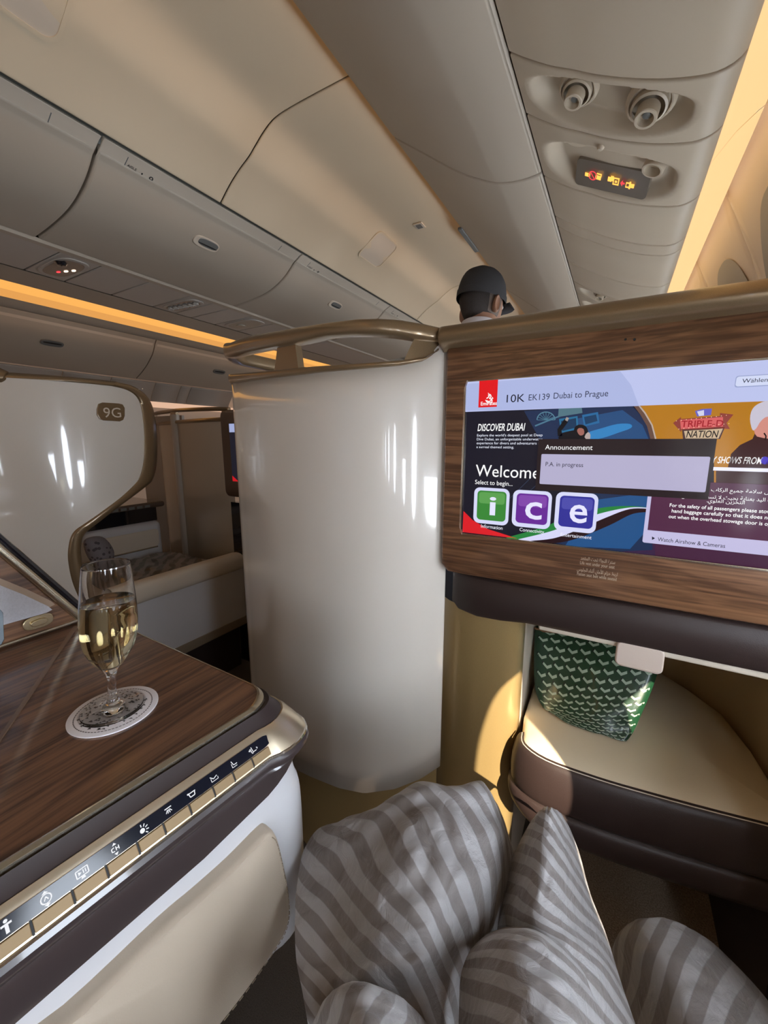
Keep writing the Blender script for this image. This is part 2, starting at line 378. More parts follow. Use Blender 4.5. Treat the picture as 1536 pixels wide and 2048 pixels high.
# far outboard bins
fb_p = cr2([(-3.735, .90), (-3.76, .868), (-3.775, .84), (-3.80, .80), (-3.845, .755), (-3.93, .69), (-4.03, .632), (-4.13, .586)])
fb_c = fb_p + [(-4.14, .60), (-4.2, .905)]
fl = {-.74: 'grey far side bin under the yellow light, leftmost, behind the 9G shell', .80: 'grey far side bin under the yellow light, with handle above the 9G shell', 2.32: 'grey far side bin under the yellow light, right of the bin seam', 3.84: 'grey far side bin hidden behind the bronze handrail'}
for a in (.80, 2.32, 3.84):
    b = min(a + 1.52, Y1)
    t = thing('overhead_bin', (-4, (a + b) / 2, .6), fl[a], 'overhead bin', 'far side bins')
    bev(mk('door', *sweep_closed(fb_c, a + .004, b - .004), bin_m, t), .006, 3, 50)
    mk('label_strip', *plate([V((-3.757, y, .868)) + V((.0, 0, .0)) for y in (0, 1)] and [(-3.7575, a + .02, .872), (-3.7575, b - .02, .872), (-3.768, b - .02, .852), (-3.768, a + .02, .852)], (.9, 0, -.4), .002), lab_m, t, smooth=False)
    c = (a + b) / 2
    hp = V((-3.862, c, .738)); hn = V((.60, 0, -.80)).normalized(); hu = V((.80, 0, .60)).normalized()
    hs = mk('handle', *plate([hp + hn * .006 + V((0, 1, 0)) * x + hu * y for x, y in superell(0, 0, .075, .03, 3)], hn, .012), grey_m, t); bev(hs, .003)
    mk('slot', *plate([hp + hn * .008 + V((0, 1, 0)) * x + hu * (y + .004) for x, y in superell(0, 0, .06, .006, 3)], hn, .004), dark_m, hs)
struct(mk('wall_left', *extr([(-4.14, .905), (-4.3, .905), (-4.3, 1.0)], Y0, Y1), wall_m))

# ================================================================= SERVICE PANELS
ps_p = [(-.242, .720), (-.222, .705), (-.196, .687), (-.165, .667), (-.13, .648), (-.085, .6225), (-.04, .601), (0, .5845), (.03, .5745), (.058, .567), (.08, .5635), (.098, .5655), (.110, .571), (.118, .579), (.120, .59)]
psc = crom([(a, 0, b) for a, b in ps_p], 6)
cum = [0]
for a, b in zip(psc, psc[1:]): cum.append(cum[-1] + (b - a).length)
PL = cum[-1]
def psu(s, y, off=0):
    s = max(0, min(1, s)) * PL
    i = max(k for k in range(len(cum)) if cum[k] <= s + 1e-9); i = min(i, len(psc) - 2)
    t = (s - cum[i]) / (cum[i + 1] - cum[i]); p = psc[i].lerp(psc[i + 1], t); d = (psc[i + 1] - psc[i]).normalized()
    n = V((d.z, 0, -d.x)); 
    if n.z > 0: n = -n
    return V((p.x, y, p.z)) - n * off
def psu_hit(u, v):
    d = ray(u, v); best = None
    for k in range(401):
        p = psu(k / 400, 0); y = p.x * d.y / d.x if abs(d.x) > 1e-6 else p.z * d.y / d.z
        e = abs(p.x * d.z - p.z * d.x)
        if best is None or e < best[0]: best = (e, k / 400, p.z * d.y / d.z)
    return best[1], best[2]
def psu_panel(name, y0, y1, label, rec=None, depth=.03, n=14):
    """one service panel; rec = (s centre, y centre, s half, y half, skew) of a moulded hollow"""
    t = thing(name, (-.06, (y0 + y1) / 2, .62), label, 'service panel', 'overhead service panels on the window side')
    a, b = y0 + .0028, y1 - .0028
    ns, ny = (110, 54) if rec else (40, 4)
    P = []
    ys = [(a, .010), (a, .003), (a + .0012, .0006)] + [(a + .003 + (b - a - .006) * j / ny, 0) for j in range(ny + 1)] + [(b - .0012, .0006), (b, .003), (b, .010)]
    for y, eo in ys:
        r = []
        for i in range(ns + 1):
            s = i / ns; off = eo
            if rec:
                sc, yc, sa, ya, sk = rec
                ds, dy = (s - sc) / sa, (y - yc - sk * (s - sc)) / ya
                q = (abs(ds) ** 2.6 + abs(dy) ** 2.6) ** (1 / 2.6)
                k = max(0, min(1, (1.0 - q) / .22)); off = eo + depth * (k * k * (3 - 2 * k))
                if q < 1 and q > .97: off = max(off, .0015)
            r.append(psu(s, y, off))
        P.append(r)
    o = mk('panel', *grid(P), psu_m, t, ang=60)
    return t
struct(mk('trim_3', *grid([[psu(i / 20, y, .048) for i in range(21)] for y in (Y0, Y1)]), mat('panel_gap', (.10, .085, .065), .6)))
def nozzle(t, s, y, aim, r=.026, ln=.030, depth=.03, open_=.55):
    p = psu(s, y, depth - .004); a = V(aim).normalized()
    rl = mk('reading_light', *lathe([(0, -.004), (r * 1.35, -.004), (r * 1.35, .004), (r * 1.2, .010), (r * 1.12, .010), (r * 1.12, .004), (r * .98, .006), (r * .98, ln * .55), (r * .86, ln * .62)], p, a, 28), psu_m, t, ang=35)
    mk('barrel', *lathe([(r * .62, ln * .55), (r * .62, ln * 1.15), (r * .58, ln * 1.2), (r * open_ * .8, ln * 1.2), (r * open_ * .72, ln * .8), (0, ln * .8)], p, a, 24), psu_m, rl, ang=35)
    mk('lens', *lathe([(0, ln * .86), (r * .2, ln * .86), (r * .22, ln * .95), (r * .1, ln * 1.0), (0, ln * 1.0)], p, a, 12), grey_m, rl)
def reading_panel(y0, label):
    s1, ya = psu_hit(1146, 193); s2, yb = psu_hit(1288, 222); dy = y0 - .897
    t = psu_panel('service_panel', y0, y0 + .167, label, rec=(.450, y0 + .083, .400, .067, .0), depth=.034)
    nozzle(t, .30, y0 + .080, (-.30, -.25, -1), .028, .027)
    nozzle(t, .640, y0 + .088, (-.18, -.30, -1), .031, .032)
    return t
def sign_panel(y0, label):
    t = psu_panel('service_panel', y0, y0 + .247, label, rec=(.448, y0 + .138, .400, .098, .0), depth=.030)
    # sign plate sloping from the floor of the hollow to its forward rim
    yc = y0 + .184
    def so(y): return .024 - .021 * (y - (yc - .034)) / .070
    ol = rr_s(.24, .682, yc - .034, yc + .038); pts = [psu(s, y, so(y)) for s, y in ol]; k = len(pts); bot = [psu(s, y, .034) for s, y in ol]
    sp = mk('sign_plate', pts + bot, [tuple(range(k))] + [(i, (i + 1) % k, (i + 1) % k + k, i + k) for i in range(k)], mat('sign_smoke', (.17, .14, .105), .35, coat=.3), t)
    def fs_(s): return s
    def strip(s0, s1, ya, yb): return [psu(s_, yc + (y - yc) * 1.25, so(yc + (y - yc) * 1.25) - .0012) for s_, y in ((s0, ya), (s1, ya), (s1, yb), (s0, yb))]
    g = MB(); r = MB()
    for q in ((.300, .332, -.008, .000), (.366, .402, -.008, .001), (.372, .402, .003, .006), (.398, .404, -.001, .006)):
        g.add((strip(q[0], q[1], yc - .003 - q[3], yc - .003 - q[2]), [(0, 1, 2, 3)]))
    for kx in range(20):
        a, b = 2 * math.pi * kx / 20, 2 * math.pi * (kx + 1) / 20
        r.add(([psu(.349 + .027 * c * rr, yc - .001 + .0125 * s_ * rr, so(yc + .0125 * s_ * rr) - .0016) for c, s_, rr in ((math.cos(a), math.sin(a), 1), (math.cos(b), math.sin(b), 1), (math.cos(b), math.sin(b), .78), (math.cos(a), math.sin(a), .78))], [(0, 1, 2, 3)]))
    r.add(([psu(.349 + a, yc - .001 + b, so(yc + b) - .0017) for a, b in ((-.018, -.008), (-.013, -.009), (.018, .008), (.013, .009))], [(0, 1, 2, 3)]))
    for q in ((.445, .470, -.006, .004), (.462, .480, -.009, .002)): g.add((strip(q[0], q[1], yc + q[2] - .002, yc + q[3] - .002), [(0, 1, 2, 3)]))
    for q in ((.478, .515, -.009, -.006), (.478, .515, .004, .007), (.478, .484, -.009, .007), (.509, .515, -.009, .007), (.490, .503, -.003, .002)): g.add((strip(q[0], q[1], yc + q[2], yc + q[3]), [(0, 1, 2, 3)]))
    for q in ((.556, .560, -.006, .006), (.556, .575, -.006, -.003), (.556, .575, .003, .006), (.575, .585, -.008, .008), (.585, .605, -.004, .005)): g.add((strip(q[0], q[1], yc + q[2] + .002, yc + q[3] + .002), [(0, 1, 2, 3)]))
    r.add(([psu(.523 + a, yc + b * 1.25, so(yc + b * 1.25) - .0014) for a, b in ((0, 0), (.014, -.007), (.014, -.002), (.026, -.002), (.026, .002), (.014, .002), (.014, .007))], [tuple(range(7))]))
    g.mk('amber_symbols', amber_m, sp, smooth=False); r.mk('red_symbols', redl_m, sp, smooth=False)
    # short tube, blank disc, small knob
    a = V((-.45, -.15, -1)).normalized(); p = psu(.700, y0 + .110, .028)
    mk('air_outlet', *lathe([(.023, 0), (.023, .018), (.0215, .021), (.018, .021), (.017, .004), (0, .004)], p, a, 28), psu_m, t, ang=35)
    p = psu(.275, y0 + .068, .022); a = V((-.3, .1, -1)).normalized()
    mk('blank_disc', *lathe([(.030, -.006), (.030, .002), (.028, .0035), (0, .0035)], p, a, 32), psu_m, t, ang=30)
    p = psu(.438, y0 + .028, -.001)
    mk('knob', *lathe([(0, .007), (.005, .006), (.0075, .002), (.008, -.006)], p, V((-.3, 0, -1)), 16), psu_m, t)
    return t
def rr_s(s0, s1, y0, y1):
    r = .010; o = []
    for cx, cy, a in ((s1 - r / PL, y1 - r, 0), (s0 + r / PL, y1 - r, 90), (s0 + r / PL, y0 + r, 180), (s1 - r / PL, y0 + r, 270)):
        for i in range(7):
            th = math.radians(a + 15 * i); o.append((cx + r / PL * math.cos(th), cy + r * math.sin(th)))
    return o
psu_panel('service_panel', -.60, .897, 'large smooth beige service panel overhead, cut by the top edge of the photo')
reading_panel(.897, 'beige service panel hollowed out for two round reading lights')
sign_panel(1.064, 'beige service panel with lit amber no-smoking and seat-belt signs')
psu_panel('service_panel', 1.311, 1.545, 'plain beige service panel directly beyond the lit seat-belt sign')
psu_panel('service_panel', 1.545, 1.619, 'narrow plain beige service panel between two curved seams')
psu_panel('service_panel', 1.619, 1.922, 'plain beige service panel beyond the narrow one')
psu_panel('service_panel', 1.922, 2.165, 'plain beige service panel just before the far reading lights')
reading_panel(2.165, 'distant beige service panel with small reading lights above the wood fascia')
sign_panel(2.332, 'distant beige service panel with a sign hollow, just above the wood fascia')
# centre service strip (flat, under the centre bins)
zc = .700
struct(mk('ceiling', *extr([(-2.225, zc), (-2.43, zc), (-2.44, zc + .01), (-2.44, 1.0)], Y0, Y1), bin_m, ang=30))
struct(mk('trim_4', *extr([(-2.20, zc + .012), (-2.235, zc + .012)], Y0, Y1), dark_m)); struct(mk('trim_5', *box((-1.885, Y0, zc - .004), (-1.855, Y1, zc + .01)), bin_m, smooth=False))
struct(mk('trim_6', *extr([(-1.86, zc + .014), (-2.22, zc + .014)], Y0, Y1), dark_m))
cl = ['grey centre service panel at the left edge of the photo', 'grey centre service panel with dark lens and lit orange signs', 'plain grey centre service panel right of the lit orange signs', 'plain grey centre service panel left of the air grille', 'grey centre service panel with the air grille', 'small plain grey centre service panel right of the air grille', 'plain grey centre service panel nearer the handrail', 'grey centre service panel with an oval light hollow above the bronze handrail', 'grey centre service panel beyond the oval hollow', 'grey centre service panel with lit signs seen through the handrail opening', 'grey centre service panel farthest along']
ce = [-.3, .832, .975, 1.17, 1.375, 1.50, 1.60, 1.76, 1.93, 2.30, 2.46, 4.2]
psc_m = mat('centre_panel_plastic', (.46, .42, .37), .32, spec=.5)
for i, (a, b) in enumerate(zip(ce, ce[1:])):
    t = thing('service_panel', (-2.05, (a + b) / 2, zc), cl[i], 'service panel', 'centre service panels')
    bev(mk('panel', *box((-2.215, a + .003, zc), (-1.888, b - .003, zc + .012)), psc_m, t), .003, 2)
    c = (a + b) / 2
    if i in (1, 4, 7, 9):
        w = (b - a) / 2
        ol = superell(-2.05, c, .135, w * .82, 3.2, 40)
        rim = mk('bezel', *plate([(x, y, zc - .004) for x, y in ol], (0, 0, -1), .006), psc_m, t); bev(rim, .003)
        hol = superell(-2.05, c, .118, w * .66, 2.8, 40)
        hm = MB(); hm.add(([(x, y, zc - .0045) for x, y in hol] + [(-2.05 + (x + 2.05) * .7, c + (y - c) * .7, zc - .0045 + .0) for x, y in hol], [(k, (k + 1) % 40, (k + 1) % 40 + 40, k + 40) for k in range(40)] + [tuple(range(79, 39, -1))]))
        hm.mk('hollow', mat('smoked_hollow', (.12, .10, .085), .18, coat=.6) if i != 7 else psud_m, rim)
        if i in (1, 9):
            for k in range(3):
                yy = c + .005 + (k - .2) * .013; xx = -2.10 + k * .035
                mk('sign_light', *plate([(xx + q[0], yy + q[1], zc - .0062) for q in superell(0, 0, .013, .006, 2)], (0, 0, -1), .001), lampw_m if k else redl_m, rim, smooth=False)
            mk('lens', *lathe([(0, 0.012), (.014, .010), (.020, .0), (.024, 0)], (-1.99, c - .032, zc - .005), V((0, 0, -1)), 20), black_m, rim)
        elif i == 4:
            for k in range(6):
                mk('vent_nozzle', *lathe([(.016, 0), (.016, .005), (.012, .008), (.008, .004), (0, .003)], (-2.14 + k * .036, c + (k - 2.5) * .004, zc - .005), V((0, 0, -1)), 14), psc_m, rim)
        else:
            mk('lens', *lathe([(.028, 0), (.028, .004), (.02, .006), (0, .003)], (-2.08, c, zc - .005), V((0, 0, -1)), 20), psud_m, rim)
# far side service panels
fp = cr2([(-4.14, .578), (-4.18, .535), (-4.235, .465), (-4.262, .425), (-4.27, .40)])
fpl = [('grey curved far service panel at the left of the far row, beside the 9G shell', .9, 1.72), ('grey curved far service panel with a faint round lens', 1.72, 2.10), ('grey curved far service panel with two lit lamps', 2.10, 2.52), ('grey curved far service panel right of the lit lamps', 2.52, 2.80), ('narrow grey curved far service panel', 2.80, 2.92), ('grey curved far service panel beside the white partition', 2.92, 3.5)]
for i, (lb, a, b) in enumerate(fpl):
    t = thing('service_panel', (-4.2, (a + b) / 2, .5), lb, 'service panel', 'far side service panels')
    solid(mk('panel', *extr(fp, a + .004, b - .004), psc_m, t), .01, -1)
    c = (a + b) / 2; n = V((.80, 0, -.60)).normalized(); u_ = V((.6, 0, .8)).normalized(); p = V((-4.205, c, .503)) + n * .003
    if i in (1, 2):
        o = mk('bezel', *plate([p + V((0, 1, 0)) * x + u_ * y for x, y in superell(0, 0, .16, .055, 2.6, 32)], n, .006), psud_m, t)
        mk('lens', *lathe([(.026, 0), (.02, .008), (0, .008)], p + V((0, -.09, 0)), n, 16), grey_m, o)
        if i == 2:
            for k in range(3): mk('lamp', *lathe([(.013, 0), (.010, .006), (0, .007)], p + V((0, .03 + .035 * k, 0)) + u_ * (.0 + .014 * (k - 1)), n, 12), lampw_m, o)
lamp = thing('cove_light', (-4.26, 2, .38), 'dim pink glowing strip under the far side service panels', 'ceiling light')
mk('diffuser', *extr([(-4.28, .40), (-4.29, .34)], Y0, Y1), emis('cove_pink', (1, .62, .42), .75), lamp)
# ceiling hatches
def ceil_pt(x, y, off=.002):
    for (a, za), (b, zb) in zip(cp_, cp_[1:]):
        if a <= x <= b:
            t = (x - a) / (b - a); n = V((zb - za, 0, -(b - a))).normalized(); return V((x, y, za + (zb - za) * t)) + n * off
def hatch(y0, y1, x0, x1, label):
    ring = rrect(x0, x1, y0, y1, .03, 5); rin = rrect(x0 + .008, x1 - .008, y0 + .008, y1 - .008, .024, 5); k = len(ring)
    t = thing('access_hatch', ((x0 + x1) / 2, (y0 + y1) / 2, .95), label, 'hatch', 'ceiling hatches')
    def fill(rg, off):
        P = [[ceil_pt(cx + (x - cx) * f, cy + (y - cy) * f, off) for x, y in rg] for f in (1, .75, .5, .25, .02)]
        return grid(P, cv=True)
    cx, cy = (x0 + x1) / 2, (y0 + y1) / 2
    mk('frame', *grid([[ceil_pt(x, y, o) for x, y in rg] for rg, o in ((ring, .0008), (ring, .004), (rin, .004), (rin, .0008))], cv=True), ceil_m, t, ang=30)
    mk('cover', *fill(rin, .0015), mat('hatch_cover', (.62, .53, .42), .45), t)
hatch(1.83, 2.03, -1.215, -1.075, 'beige rounded hatch set in the aisle ceiling near the man in the cap')
hatch(.34, .585, -1.225, -1.09, 'beige rounded hatch in the aisle ceiling at the top left of the photo')
t = thing('ceiling_latch', (-.92, 1.9, 1.01), 'small square latch in the aisle ceiling beyond the rounded hatch', 'latch')
c0 = V((-.915, 1.93, 1.0115))
mk('frame', *box((c0.x - .022, c0.y - .026, c0.z - .004), (c0.x + .022, c0.y + .026, c0.z)), lab_m, t)
mk('catch', *box((c0.x - .013, c0.y - .016, c0.z - .006), (c0.x + .013, c0.y + .016, c0.z - .003)), grey_m, t)

def proj(p):
    p = V(p); z = p.dot(FW); return CX + FPX * p.dot(RT) / z, CY - FPX * p.dot(UP) / z
def lerp1(tab, x):
    if x <= tab[0][0]: return tab[0][1]
    for (a, ya), (b, yb) in zip(tab, tab[1:]):
        if x <= b: return ya + (yb - ya) * (x - a) / (b - a)
    return tab[-1][1]
def zfit(x, y, tab, lo=-1.2, hi=.6):
    """height at which the upright through (x, y) meets the measured line tab"""
    for _ in range(40):
        mid = (lo + hi) / 2; u, v = proj((x, y, mid))
        if v > lerp1(tab, u): lo = mid
        else: hi = mid
    return (lo + hi) / 2

# ================================================================= PARTITION IN FRONT
PY = [(893, .765), (880, .752), (860, .735), (830, .712), (800, .695), (760, .678), (720, .668), (680, .664), (640, .666), (600, .676), (560, .697), (530, .722), (505, .752), (490, .778), (481, .803)]
plan = []
for u, y in PY:
    p = at(u, 1000, 'Y', y); plan.append((p.x, p.y))
plan += [(-1.005, .865), (-1.02, .92), (-1.02, 1.05), (-1.02, 1.30), (-1.02, 1.65)]
plan = [(p.x, p.y) for p in crom([(a, b, 0) for a, b in plan], 4)]
VT = [(470, 764), (520, 757), (560, 752), (640, 742), (720, 735), (800, 728), (845, 719), (862, 707), (872, 694), (884, 687), (900, 684)]
VB = [(480, 1478), (505, 1492), (570, 1525), (620, 1550), (680, 1574), (730, 1584), (790, 1575), (840, 1555), (893, 1520), (910, 1512)]
VCAP = [(470, 748), (520, 744), (560, 740), (640, 733), (720, 728), (800, 722), (850, 716), (880, 700)]
VR1 = [(470, 686), (490, 678), (520, 670), (600, 657), (660, 648), (720, 641), (760, 640), (800, 643), (840, 650), (875, 658), (900, 662)]
VR0 = [(470, 716), (500, 708), (540, 700), (600, 690), (660, 676), (700, 673), (760, 673), (800, 677), (832, 682), (875, 686), (900, 690)]
i_sil = 4 * (len(PY) - 1)
def ztab(tab):
    z = [zfit(x, y, tab) for x, y in plan[:i_sil + 1]]; return z + [z[-1]] * (len(plan) - i_sil - 1)
zt, zb, zcap, zr1, zr0 = ztab(VT), ztab(VB), ztab(VCAP), ztab(VR1), ztab(VR0)
def nrm2(k):
    a, b = plan[max(0, k - 1)], plan[min(len(plan) - 1, k + 1)]; t = V((b[0] - a[0], b[1] - a[1], 0)).normalized()
    return V((-t.y, t.x, 0)) if (-t.y * 0 + t.x * -1) > 9 else V((t.y, -t.x, 0))
shell = thing('seat_shell', (-.6, .8, -1.1), 'tall curved glossy white seat shell with bronze handrail, left of the wood fascia', 'seat shell')
NZ = 14
P = []
for k, (x, y) in enumerate(plan):
    P.append([(x, y, zb[k] + (zt[k] - zb[k]) * j / NZ) for j in range(NZ + 1)])
solid(mk('white_panel', *grid(P), pearl_m, shell, ang=60), .008, 0)
def offp(k, d):   # positive = away from the passenger
    a, b = plan[max(0, k - 1)], plan[min(len(plan) - 1, k + 1)]; t = V((b[0] - a[0], b[1] - a[1], 0)).normalized()
    return V((plan[k][0], plan[k][1], 0)) + V((-t.y * -1, -t.x, 0)) * -0 + V((t.y, -t.x, 0)) * d
KP = len(plan)
def sweep_rail(k0, k1, lo, hi, w, back=.0, r=.4, n=12):
    """rounded bar following the plan between heights lo[k]..hi[k]; w its depth"""
    P = []
    for k in range(k0, k1):
        c = (lo[k] + hi[k]) / 2; h = (hi[k] - lo[k]) / 2; row = []
        for q in superell(0, 0, w / 2, h, 3.2, n * 2):
            p = offp(k, back + q[0]); row.append((p.x, p.y, c + q[1]))
        P.append(row)
    vs, fs = grid(P, cv=True); m_ = n * 2
    fs += [tuple(range(m_ - 1, -1, -1)), tuple(range(len(vs) - m_, len(vs)))]
    return vs, fs
k_end = min(range(KP), key=lambda k: abs(proj((plan[k][0], plan[k][1], .15))[0] - 872))
mk('base', *grid([[offp(k, .010) + V((0, 0, z)) for z in (-1.1, zb[k] + .03)] for k in range(KP)]), base_m, shell)
mk('cap', *sweep_rail(k_end, KP, [z - .004 for z in zt], zcap, .024), gold_m, shell, ang=50)
rail = mk('handrail', *sweep_rail(k_end - 1, KP - 6, zr0, zr1, .040), gold_m, shell, ang=50)
def yplan(u): return lerp1(sorted(PY), u)
def rail_block(name, u0, u1, uu0, uu1, w=.024):
    F, B = [], []
    for t in range(9):
        f, b_ = [], []
        for g in range(9):
            h = g / 8; u = (u0 + (u1 - u0) * t / 8) * (1 - h) + (uu0 + (uu1 - uu0) * t / 8) * h
            v = (lerp1(VCAP, u) + 3) * (1 - h) + (lerp1(VR0, u) - 5) * h
            p = at(u, v, 'Y', yplan(u)); f.append(p + V((.002, -w / 2, 0))); b_.append(p + V((-.002, w / 2, 0)))
        F.append(f); B.append(b_)
    o = MB(); o.add(grid(F)); o.add(grid(B)); o.add(grid([F[0], B[0]])); o.add(grid([F[-1], B[-1]]))
    o.mk(name, gold_m, shell, ang=40)
rail_block('post', 555, 603, 562, 596); rail_block('end_block', 812, 880, 834, 880)

# ================================================================= FRONT UNIT: wood fascia, ledge, band
FYP = .75
unit = thing('console_front', (.05, .8, -1.1), 'walnut-fronted seat-back console with bronze ledge and dark leather band', 'seat console')
x0, x1 = at(886, 900, 'Y', .74).x, .44
ring = rrect(x0, x1, -.266, .190, .022, 8)
ins = rrect(-.2545, .2575, -.1825, .1075, .003, 2)
def frame_mesh(outer, inner, yf, yb, rnd=.010):
    k = len(outer); cx = sum(p[0] for p in outer) / k; cz = sum(p[1] for p in outer) / k
    N = 120
    def walk(r):
        L = [0]
        for a, b in zip(r, r[1:] + r[:1]): L.append(L[-1] + math.hypot(a[0] - b[0], a[1] - b[1]))
        return L
    def angpts(r):    # resample by the angle from the centre of the opening
        out = []
        for i in range(N):
            t = 2 * math.pi * i / N; d = (math.cos(t), math.sin(t)); best = None
            for a, b in zip(r, r[1:] + r[:1]):
                ex, ez = b[0] - a[0], b[1] - a[1]; den = d[0] * ez - d[1] * ex
                if abs(den) < 1e-12: continue
                ax, az = a[0] - .0015, a[1] + .0375
                s = (ax * ez - az * ex) / den; w = (ax * d[1] - az * d[0]) / den
                if s > 0 and -1e-6 <= w <= 1 + 1e-6 and (best is None or s > best): best = s
            out.append((.0015 + d[0] * best, -.0375 + d[1] * best))
        return out
    a, b = angpts(outer), angpts(inner)
    rows = [[(x, yb, z) for x, z in a], [(x, yf + rnd, z) for x, z in a], [(.0015 + (x - .0015) * .992, yf + rnd * .3, -.0375 + (z + .0375) * .984) for x, z in a], [(.0015 + (x - .0015) * .98, yf, -.0375 + (z + .0375) * .96) for x, z in a],
            [(x, yf, z) for x, z in b], [(x, yf + .012, z) for x, z in b]]
    return grid(rows, cv=True)
mk('wood_fascia', *frame_mesh(ring, ins, .738, .764), fascia_m, unit, ang=30)
lp = crom([(0, .80, .206), (0, .745, .207), (0, .728, .204), (0, .718, .196), (0, .715, .186), (0, .722, .176), (0, .738, .170), (0, .745, .165)], 4)
lx = at(878, 665, 'Y', .72).x
led = mk('ledge', *grid([[(x, p.y, p.z - .002) for p in lp] for x in (lx, lx + .004, .2, .46)]), gold_m, unit); solid(led, .003, 0)
mk('backing', *box((x0 + .045, .80, -.34), (.44, .83, .20)), brown_m, unit, smooth=False)
for u in (1251, 1269):
    p = at(u, 679, 'Y', .7375); mk('screw_hole', *lathe([(.0018, 0), (.0018, .001), (0, .0006)], p, V((0, -1, 0)), 10), dark_m, unit)
# dark leather band with a small curve at its left end
bp = []
for x, yy, zb_ in [(-.283, .790, -.352), (-.262, .768, -.353), (-.22, .757, -.356), (-.17, .752, -.352), (-.12, .75, -.345), (.0, .75, -.344), (.2, .75, -.342), (.44, .75, -.340)]:
    bp.append([(x, yy + .05, -.272), (x, yy + .006, -.270), (x, yy, -.276), (x, yy, zb_ + .008), (x, yy + .006, zb_), (x, yy + .10, zb_)])
mk('leather_band', *grid(bp), brownl_m, unit, ang=50)
us = mk('under_shelf', *box((-.10, .762, -.356), (.38, .90, -.3445)), creamw_m, unit, smooth=False); bev(us, .004)
tb = rrect(.029, .0985, -.386, -.340, .010, 6)
tab = mk('leather_tab', *plate([(x, .755, z) for x, z in tb], (0, -1, 0), .010), mat('blush_leather', (.66, .55, .47), .5, bump=.1, bs=500), unit); bev(tab, .003)
for i in range(26):
    x = .034 + i * .0023
    mk('stitch', *box((x, .7542, -.3815), (x + .0013, .7552, -.3808)), creamw_m, tab, smooth=False)
def cap_text(s, u, v, hpx, mtl, parent, name, yv=.7374, wpx=None, **k):
    p = at(u, v, 'Y', yv); q = at(u, v - hpx, 'Y', yv)
    w = None if wpx is None else abs(at(u + wpx, v, 'Y', yv).x - p.x)
    return text(s, p, (1, 0, 0), (0, 0, 1), (q.z - p.z) / .72, mtl, parent, name, width=w, **k)
prt_m = mat('pale_print', (.62, .50, .38), .5)
cap_text(arabic('سترة النجاة تحت المقعد'), 1161, 1119, 7, prt_m, unit, 'lettering', wpx=70)
cap_text('Life vest under your seat', 1160, 1128, 6.5, prt_m, unit, 'lettering', wpx=70)
cap_text(arabic('اربط حزام الأمان أثناء الجلوس'), 1154, 1141, 7, prt_m, unit, 'lettering', wpx=82)
cap_text('Fasten seat belt while seated', 1154, 1150, 6.5, prt_m, unit, 'lettering', wpx=80)

# ================================================================= SCREEN
YS = .7475
tv = thing('entertainment_screen', (0, YS, -.04), 'wide lit entertainment screen set in the walnut fascia, showing a welcome page', 'screen')
def P2(u, v, l=0): return at(u, v, 'Y', YS - l * .00035)
mk('bezel', *grid([[(x, y, z) for x, z in r] for r, y in ((rrect(-.256, .259, -.184, .109, .004, 3), .742), (rrect(-.2525, .2555, -.1805, .1055, .003, 3), .742), (rrect(-.2525, .2555, -.1805, .1055, .003, 3), .749))], cv=True), champ_m, tv, smooth=False)
scr_c = {}
def sc(col, s=1.0):
    k = (col, s)
    if k not in scr_c:
        scr_c[k] = mat('screen_colour_%d' % len(scr_c), (.01, .01, .012), .12, emit=tuple(c ** 2.2 for c in col), es=s, spec=.4)
    return scr_c[k]
disp = mk('display', *grid([[(x, YS + .0004, z) for z in (-.182, .107)] for x in (-.254, .257)]), sc((.10, .10, .15)), tv, smooth=False)
def poly(name, pts, col, l, par=None, s=1.0, sm=0, closed=True):
    if sm: pts = [(p.x, p.y) for p in crom([(a, b, 0) for a, b in pts], sm, closed=closed)]
    return mk(name, [P2(u, v, l) for u, v in pts], [tuple(range(len(pts)))], sc(col, s), par or disp, smooth=False, recalc=False)
def rr_px(u0, v0, u1, v1, r, skew=0): return [(a, b) for a, b in rrect(u0, u1, v0, v1, r, 5)]
def line(pts, w, col, l, name='line', par=None, s=1.0):
    """flat stroke through pixel-measured points"""
    L, R = [], []
    for i, p in enumerate(pts):
        a, b = pts[max(0, i - 1)], pts[min(len(pts) - 1, i + 1)]; d = math.hypot(b[0] - a[0], b[1] - a[1]) or 1
        n = (-(b[1] - a[1]) / d * w / 2, (b[0] - a[0]) / d * w / 2); L.append((p[0] + n[0], p[1] + n[1])); R.append((p[0] - n[0], p[1] - n[1]))
    return mk(name, *grid([[P2(u, v, l) for u, v in L], [P2(u, v, l) for u, v in R]]), sc(col, s), par or disp, smooth=False, recalc=False)
def X_(p): return p
def hz(z, u):       # pixel row of the level line at height z
    lo, hi = 600, 1300
    for _ in range(40):
        mm = (lo + hi) / 2
        if P2(u, mm).z > z: lo = mm
        else: hi = mm
    return lo
def quad(name, u0, u1, v0, v1, col, l, r=0, **k):
    """true rectangle on the screen: corners from the top-left and bottom-left pixels and the right-hand column"""
    a, b = P2(u0, v0, l), P2(u0, v1, l); xr = P2(u1, hz(a.z, u1), l).x; xr = min(xr, .2555)
    pts = rrect(a.x, xr, b.z, a.z, r, 5) if r else [(a.x, b.z), (xr, b.z), (xr, a.z), (a.x, a.z)]
    return mk(name, [(x, a.y, z) for x, z in pts], [tuple(range(len(pts)))], sc(col, k.get('s', 1.0)), k.get('par') or disp, smooth=False, recalc=False)
def stx(s, u, v, hpx, col, l, wpx=None, name='caption', par=None, **k):
    p = P2(u, v, l); q = P2(u, v - hpx, l); w = None if wpx is None else P2(u + wpx, hz(p.z, u + wpx), l).x - p.x
    return text(s, p, (1, 0, 0), (0, 0, 1), (q.z - p.z) / .72, sc(col), par or disp, name, width=w, **k)
